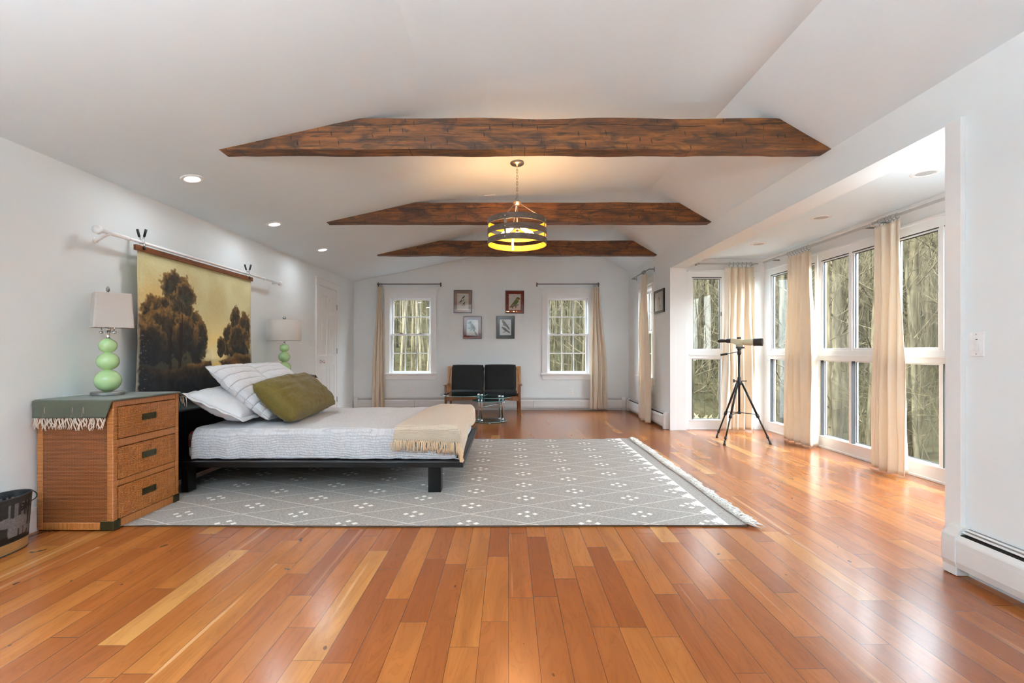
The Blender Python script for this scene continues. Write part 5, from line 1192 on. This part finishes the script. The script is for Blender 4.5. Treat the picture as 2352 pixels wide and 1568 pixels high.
MB().box((-W2 + 0.02, 0.545, 0.25), (W2 - 0.02, 0.57, 0.32)).build('back_rail', M['walnut'], t)
MB().box((-W2 + 0.02, 0.50, 0.76), (W2 - 0.02, 0.525, 0.82)).build('top_rail', M['walnut'], t)
def cushion(name, w, d, h, loc, rot):
    m = MB()
    def half(s):
        def fn(u, v):
            a, b = 2 * u - 1, 2 * v - 1; e = (max(0, 1 - abs(a) ** 9) * max(0, 1 - abs(b) ** 9)) ** 0.45
            r = 1 - 0.035 * (abs(a * b)) ** 5
            return (a * w / 2 * r, b * d / 2 * r, s * h / 2 * (e * 0.93 + 0.07 * (1 - a * a) * (1 - b * b)))
        return fn
    m.grid(half(1), 30, 30); m.grid(half(-1), 30, 30); o = m.build(name, M['fabricblack'], t, smooth=True); o.location = loc; o.rotation_euler = rot
    bm = bmesh.new(); bm.from_mesh(o.data); bmesh.ops.remove_doubles(bm, verts=bm.verts, dist=0.0005); bmesh.ops.recalc_face_normals(bm, faces=bm.faces); bm.to_mesh(o.data); bm.free(); return o
for s in (-1, 1):
    cushion('seat_cushion', 0.60, 0.52, 0.10, (s * 0.302, 0.275, 0.375), (R_(2, 0, 0)))
    o = cushion('back_cushion', 0.585, 0.52, 0.11, (s * 0.298 + 0.0, 0.455, 0.612 + (0.006 if s > 0 else 0)), R_(82, 0, 0))
    m = MB(); m.tube([(-0.2925 * 0.97 * 1, -0.24, 0.056), (-0.2925, 0.0, 0.058), (-0.2925 * 0.97, 0.24, 0.056)], 0.003, 6); 
    if s > 0: m.build('piping', M['greyrod'], o)

# ------------------------------------------------------------------ swivel glass table
t = thing('coffee_table', 'swivelling three tier oval glass coffee table with chrome posts', 'table', (0, 0, 0))
def oval(name, cx, cy, a, b, z, th, rot=0.0):
    m = MB(); m.lathe([(0, z), (0.985, z), (1.0, z + th * 0.3), (1.0, z + th * 0.7), (0.985, z + th), (0, z + th)], (cx, cy, 0), 64, a, b); o = m.build(name, M['tableglass'], t)
    MB().lathe([(0.992, z + th * 0.25), (1.004, z + th * 0.25), (1.004, z + th * 0.85), (0.992, z + th * 0.85)], (cx, cy, 0), 64, a, b).build('edge', M['glassedge'], o, smooth=False); return o
oval('base_plate', -0.29, 7.72, 0.265, 0.27, 0.012, 0.010); oval('glass_top', -0.71, 7.72, 0.375, 0.42, 0.425, 0.010); oval('glass_top', -0.245, 7.70, 0.288, 0.29, 0.388, 0.010); oval('glass_top', -0.32, 7.73, 0.262, 0.285, 0.330, 0.010)
for x, y in ((-0.445, 7.60), (-0.12, 7.72)):
    for q, (dx, dy) in enumerate(((-0.024, 0.02), (0.024, -0.02))):
        top = 0.388 if x > -0.3 else 0.425
        MB().tube([(x + dx, y + dy, 0.022), (x + dx, y + dy, 0.327), (x + dx, y + dy, top)], 0.0135, 16).build('leg', M['chrome'], t, smooth=True)
        MB().lathe([(0.017, 0.0), (0.020, 0.002), (0.020, 0.012), (0.014, 0.03), (0.0135, 0.03)], (x + dx, y + dy, 0.022), 20).build('leg_collar', M['chrome'], t, smooth=True)
        MB().lathe([(0.019, 0), (0.019, 0.008), (0.010, 0.013), (0, 0.014)], (x + dx, y + dy, top + 0.0105), 20).build('top_cap', M['chrome'], t, smooth=True)
MB().tube([(-0.44, 7.58, 0.235), (-0.06, 7.74, 0.297)], 0.007, 10).build('cross_bar', M['chrome'], t, smooth=True)
MB().tube([(-0.155, 7.70, 0.283), (-0.085, 7.73, 0.294)], 0.013, 12).build('clamp', M['chrome'], t, smooth=True)
for x, y in ((-0.29, 7.46), (-0.50, 7.83), (-0.09, 7.83)): MB().lathe([(0, 0), (0.018, 0), (0.018, 0.011), (0, 0.0115)], (x, y, 0.0005), 16).build('foot', M['chrome'], t, smooth=True)

# ------------------------------------------------------------------ tripod and spotting scope
TX, TY = 2.84, 5.95
t = thing('tripod', 'black aluminium tripod standing in front of the bay windows', 'tripod', (TX, TY, 0))
M['alu'] = plain('dark_anodised_tube', '2E2E2E', 0.35, 0.6)
MB().tube([(0, 0, 0.355), (0, 0, 1.10)], 0.013, 14).build('centre_column', M['alu'], t, smooth=True)
MB().lathe([(0, 0.70), (0.022, 0.70), (0.034, 0.715), (0.034, 0.745), (0.022, 0.76), (0.020, 0.80), (0.014, 0.802)], seg=20).build('shoulder', M['matteblack'], t, smooth=True)
MB().tube([(-0.075, -0.02, 0.755), (0.0, 0, 0.752), (0.105, 0.03, 0.750)], 0.006, 8).build('crank', M['matteblack'], t, smooth=True)
MB().tube([(-0.07, -0.02, 0.735), (-0.075, -0.02, 0.775)], 0.010, 8).build('crank_knob', M['matteblack'], t, smooth=True)
FEET = [(2.572 - TX, 5.756 - TY), (3.146 - TX, 5.81 - TY), (2.80 - TX - 0.10, 6.26 - TY)]
for fx, fy in FEET:
    L = math.hypot(fx, fy); u = Vector((fx / L, fy / L, 0)); a = u * 0.032 + Vector((0, 0, 0.725)); b = Vector((fx, fy, 0.02)); P_ = lambda f: a + (b - a) * f
    w = Vector((-u.y, u.x, 0)); o = MB().tube([P_(0), P_(0.55)], 0.0125, 10).build('leg', M['alu'], t, smooth=True)
    MB().tube([P_(0.5), P_(0.94)], 0.0095, 10).build('lower_tube', M['alu'], o, smooth=True)
    MB().tube([P_(0.53), P_(0.585)], 0.020, 8).build('leg_lock', M['matteblack'], o, smooth=True); MB().tube([P_(0.89), P_(0.93)], 0.016, 8).build('leg_lock', M['matteblack'], o, smooth=True)
    MB().tube([P_(0.93), b, (b.x, b.y, 0.001)], [0.009, 0.012, 0.017], 10).build('rubber_foot', M['matteblack'], o, smooth=True)
    MB().tube([(0, 0, 0.365), P_(0.53)], 0.005, 8).build('spreader_arm', M['matteblack'], t, smooth=True)
MB().lathe([(0, 0.345), (0.020, 0.347), (0.022, 0.375), (0, 0.38)], seg=16).build('spreader_hub', M['matteblack'], t, smooth=True)
m = MB(); m.lathe([(0, 1.075), (0.022, 1.075), (0.024, 1.11), (0.016, 1.125), (0.024, 1.135), (0.026, 1.155), (0, 1.156)], seg=20); m.build('pan_head', M['matteblack'], t, smooth=True)
m = MB(); m.box((-0.03, -0.028, 1.15), (0.055, 0.028, 1.172)); m.build('head_plate', M['matteblack'], t, bevel=0.004)
MB().tube([(-0.02, 0, 1.11), (-0.12, 0.04, 1.088), (-0.135, 0.045, 1.085), (-0.20, 0.07, 1.072)], [0.005, 0.005, 0.014, 0.012], 10).build('pan_handle', M['matteblack'], t, smooth=True)
t = thing('spotting_scope', 'beige and black spotting scope mounted on the tripod', 'telescope', (TX + 0.01, TY, 1.1725), math.radians(-36))
rx = Matrix.Rotation(PI / 2, 4, 'Y')
MB().lathe([(0, -0.255), (0.019, -0.254), (0.021, -0.245), (0.021, -0.195), (0.019, -0.192), (0.019, -0.165), (0.027, -0.150), (0.030, -0.110), (0.031, -0.105), (0, -0.104)], (0, 0, 0.075), 24, mtx=rx).build('eyepiece', M['matteblack'], t, smooth=True)
m = MB(); m.prism([(-0.106, 0.098), (-0.106, 0.045), (-0.075, 0.040), (-0.055, 0.028), (-0.010, 0.022), (0.03, 0.025), (0.03, 0.088), (-0.045, 0.098), (-0.06, 0.104)], 'y', -0.030, 0.030); m.build('prism_housing', M['beigescope'], t, bevel=0.008)
MB().lathe([(0.030, 0.0), (0.034, 0.03), (0.037, 0.09), (0.041, 0.15), (0.041, 0.155)], (0, 0, 0.055), 28, mtx=rx).build('barrel', M['beigescope'], t, smooth=True)
MB().lathe([(0.041, 0.150), (0.0445, 0.152), (0.046, 0.245), (0.046, 0.25), (0.042, 0.25), (0.041, 0.243), (0, 0.243)], (0, 0, 0.055), 28, mtx=rx).build('objective_hood', M['matteblack'], t, smooth=True)
MB().lathe([(0, -0.035), (0.011, -0.035), (0.011, 0.01), (0, 0.01)], (0.0, 0, 0.108), 16, mtx=rx).build('focus_knob', M['matteblack'], t, smooth=True)
m = MB(); m.box((-0.045, -0.018, 0.0), (0.035, 0.018, 0.03)); m.build('mount_foot', M['beigescope'], t, bevel=0.004)

# ------------------------------------------------------------------ the woods outside
def ground(x, y):
    d1 = max(0.0, x - 5.5); d2 = max(0.0, y - 11.0); d = math.hypot(d1, d2)
    z = -1.5 + 0.10 * max(0, d - 3.0) + 0.06 * max(0, d - 16) + 0.24 * max(0, y - 17.0) + 0.35 * noise.noise(Vector((x * 0.15, y * 0.15, 1))) + 0.1 * noise.noise(Vector((x * 0.6, y * 0.6, 4)))
    return z
m = MB(); m.grid(lambda u, v: (-45 + 135 * u, -45 + 143 * v, ground(-45 + 135 * u, -45 + 143 * v)), 110, 120)
structure('hillside', m, M['litter'], 'leaf strewn wooded slope outside the windows', smooth=True)
def make_tree(name, seed, H_, r0, lean_, nb, forks, mat, drop=0.35, up=0.9):
    rr = random.Random(seed); n = 9; path = []; lx, ly = rr.uniform(-1, 1) * lean_, rr.uniform(-1, 1) * lean_; px = py = 0.0
    for i in range(n):
        f = i / (n - 1); path.append(Vector((lx * f * H_ * 0.1 + px, ly * f * H_ * 0.1 + py, H_ * f - 0.4))); px += rr.uniform(-1, 1) * 0.04 * lean_ * H_ * 0.1 * 2; py += rr.uniform(-1, 1) * 0.04 * lean_ * H_ * 0.1 * 2
    rad = [r0 * (1.15 if i == 0 else 1) * (1 - 0.93 * i / (n - 1)) + 0.006 for i in range(n)]
    m = MB(); m.tube(path, rad, 8); o = m.build(name, mat, smooth=True)
    m = MB()
    def at(f): q = f * (n - 1); i = min(int(q), n - 2); return path[i].lerp(path[i + 1], q - i), rad[i] + (rad[i + 1] - rad[i]) * (q - i)
    def branch(p, d, L, r, lvl):
        pts = [p]; dd = d.copy(); k = 5
        for i in range(k): dd = (dd + Vector((rr.uniform(-1, 1), rr.uniform(-1, 1), rr.uniform(-0.6, 1.0))) * 0.22).normalized(); pts.append(pts[-1] + dd * L / k)
        m.tube(pts, [r * (1 - 0.85 * i / k) for i in range(k + 1)], 4 if lvl else 5, False)
        if lvl < 2:
            for q in range(forks if lvl == 0 else 3):
                i = rr.randint(1, k - 1); nd = (dd + Vector((rr.uniform(-1, 1), rr.uniform(-1, 1), rr.uniform(-0.3, 0.9))) * 0.9).normalized(); branch(pts[i], nd, L * rr.uniform(0.35, 0.6), r * 0.45, lvl + 1)
    for b in range(nb):
        f = drop + (0.97 - drop) * (b + rr.random()) / nb; p, r = at(f); a = rr.uniform(0, 2 * PI); d = Vector((math.cos(a), math.sin(a), rr.uniform(0.2, up))).normalized(); branch(p, d, H_ * rr.uniform(0.13, 0.26) * (1.15 - 0.6 * f), r * 0.30, 0)
    m.build('branches', mat, o); return o
PROTO = [make_tree('bare_tree', 11, 9.0, 0.085, 0.4, 22, 5, M['bark'], 0.2), make_tree('bare_tree', 23, 10, 0.11, 0.3, 22, 5, M['bark'], 0.25), make_tree('bare_tree', 35, 7.5, 0.055, 0.6, 20, 5, M['bark'], 0.15), make_tree('bare_tree', 47, 10.5, 0.13, 0.25, 22, 5, M['bark'], 0.3)]
BIRCH = [make_tree('birch_tree', 51, 10, 0.045, 1.3, 9, 3, M['birch'], 0.45, 1.3), make_tree('birch_tree', 63, 11, 0.052, 1.0, 9, 3, M['birch'], 0.5, 1.3)]
for o in PROTO: tag(o, 'bare grey brown tree in the woods beyond the windows', 'tree', 'bare trees of the woods')
for o in BIRCH: tag(o, 'slender pale birch outside the far windows', 'tree', 'pale birches outside the far windows')
used = {}
def plant(o, x, y, s=1.0, label=None, group=None):
    if used.get(o.name): o = copy_tree(o)
    else: used[o.name] = True
    o.location = (x, y, ground(x, y)); o.rotation_euler = (0, 0, R.uniform(0, 6.28)); o.scale = (s, s, s * R.uniform(0.9, 1.15))
    if label: o['label'] = label; o['group'] = group
    return o
# a few trees one can single out
feat = make_tree('bare_tree', 77, 8.5, 0.085, 0.5, 22, 5, M['bark'], 0.22, 1.2); tag(feat, 'small forked bare tree centred in the end window of the bay', 'tree'); plant(feat, 4.75, 12.6, 0.95)
feat = make_tree('bare_tree', 91, 9, 0.075, 0.6, 30, 5, M['bark'], 0.25, 1.3); tag(feat, 'many branched bare tree close outside the nearest bay window', 'tree'); plant(feat, 9.0, 10.6, 0.8)
for k, (x, y) in enumerate(((-4.3, 18.6), (-4.05, 18.2), (-3.75, 18.9), (-3.3, 18.4), (-5.0, 21.2), (-3.0, 18.0), (-3.45, 20.6), (-4.6, 23.5), (2.3, 19.2), (2.6, 22.0), (1.7, 21.5))):
    plant(BIRCH[k % 2], x, y, R.uniform(0.8, 1.05))
cnt = 0; tries = 0; pts = []
SECT = [(-0.30, -0.12, 18, 50, 30), (0.05, 0.20, 18, 50, 30), (0.34, 0.56, 14.5, 50, 62), (0.56, 1.05, 13, 48, 112)]
for a, b, d0, d1, n in SECT:
    k = 0
    while k < n and tries < 9000:
        tries += 1; f = R.random(); d = d0 + (d1 - d0) * f ** 1.15; s = R.uniform(a, b); y = d / math.hypot(1, max(0, s)) if s > 0.3 else d; x = s * y
        if s > 0.3 and x < 6.0: continue
        if any((x - p) ** 2 + (y - q) ** 2 < 0.45 for p, q in pts): continue
        pts.append((x, y)); plant(PROTO[R.choice((0, 0, 1, 2, 2, 3))], x, y, R.uniform(0.8, 1.2)); k += 1
# beyond the trees that can be told apart: the mass of thin far trunks
m = MB()
for i in range(1600):
    s = R.choice((R.uniform(-0.32, -0.10), R.uniform(0.03, 0.22), R.uniform(0.32, 0.58), R.uniform(0.56, 1.1), R.uniform(0.56, 1.1))); d = R.uniform(20, 60)
    y = d / math.hypot(1, max(0, s)) if s > 0.3 else d; x = s * y
    if i > 1100: x, y = R.uniform(13, 52), R.uniform(-34, 9)
    z = ground(x, y) - 0.2; h = R.uniform(5, 11); r = R.uniform(0.03, 0.085); a, b = R.uniform(-0.5, 0.5), R.uniform(-0.5, 0.5)
    m.tube([(x, y, z), (x + a * 0.3, y + b * 0.3, z + h * 0.5), (x + a, y + b, z + h)], [r, r * 0.75, r * 0.15], 5, False)
    for q in range(5):
        f = R.uniform(0.35, 0.9); t_ = R.uniform(0, 6.28); L = h * R.uniform(0.10, 0.2); p = (x + a * f * f, y + b * f * f, z + h * f)
        m.tube([p, (p[0] + L * 0.6 * math.cos(t_), p[1] + L * 0.6 * math.sin(t_), p[2] + L * 0.5), (p[0] + L * math.cos(t_), p[1] + L * math.sin(t_), p[2] + L * 1.1)], [r * 0.3, r * 0.2, r * 0.08], 3, False)
tag(m.build('distant_woods', M['bark']), 'dense mass of thin far trunks deep in the woods', 'woods', kind='stuff')
# undergrowth
m = MB()
for i in range(1500):
    s, d0, d1 = R.choice(((R.uniform(-0.30, -0.12), 12, 40), (R.uniform(0.05, 0.2), 12, 40), (R.uniform(0.34, 0.56), 13, 40), (R.uniform(0.56, 1.0), 13, 40), (R.uniform(0.56, 1.0), 13, 40)))
    d = d0 + (d1 - d0) * R.random() ** 1.2; y = d / math.hypot(1, max(0, s)) if s > 0.3 else d; x = s * y
    if s > 0.3 and x < 5.6: continue
    z = ground(x, y) - 0.05; h = R.uniform(0.6, 2.6); a = R.uniform(0, 6.28); b = R.uniform(0, 0.8); p1 = (x + b * math.cos(a) * h * 0.4, y + b * math.sin(a) * h * 0.4, z + h * 0.6); p2 = (x + b * math.cos(a) * h, y + b * math.sin(a) * h, z + h * R.uniform(0.7, 1.05))
    m.tube([(x, y, z), p1, p2], [0.008, 0.006, 0.002], 4, False)
    for q in range(4): a2 = a + R.uniform(-1.5, 1.5); L = h * 0.45; m.tube([p1, (p1[0] + L * math.cos(a2), p1[1] + L * math.sin(a2), p1[2] + L * R.uniform(0.0, 0.9))], [0.004, 0.0015], 3, False)
tag(m.build('undergrowth', M['twig']), 'tangle of thin bare brush under the trees outside', 'undergrowth', kind='stuff')
m = MB()
for i in range(700):
    x = 5.6 + R.gauss(0, 0.45); y = 13.6 + R.gauss(0, 0.7); z = ground(x, y); h = R.uniform(0.3, 0.75); a = R.uniform(0, 6.28); m.add([(x - 0.012, y, z), (x + 0.012, y, z), (x + 0.2 * h * math.cos(a), y + 0.2 * h * math.sin(a), z + h * 0.7), (x + 0.5 * h * math.cos(a), y + 0.5 * h * math.sin(a), z + h)], [(0, 1, 2), (2, 1, 3)])
tag(m.build('dry_grass', M['drygrass']), 'pale dry grass outside the end window of the bay', 'grass', kind='stuff')
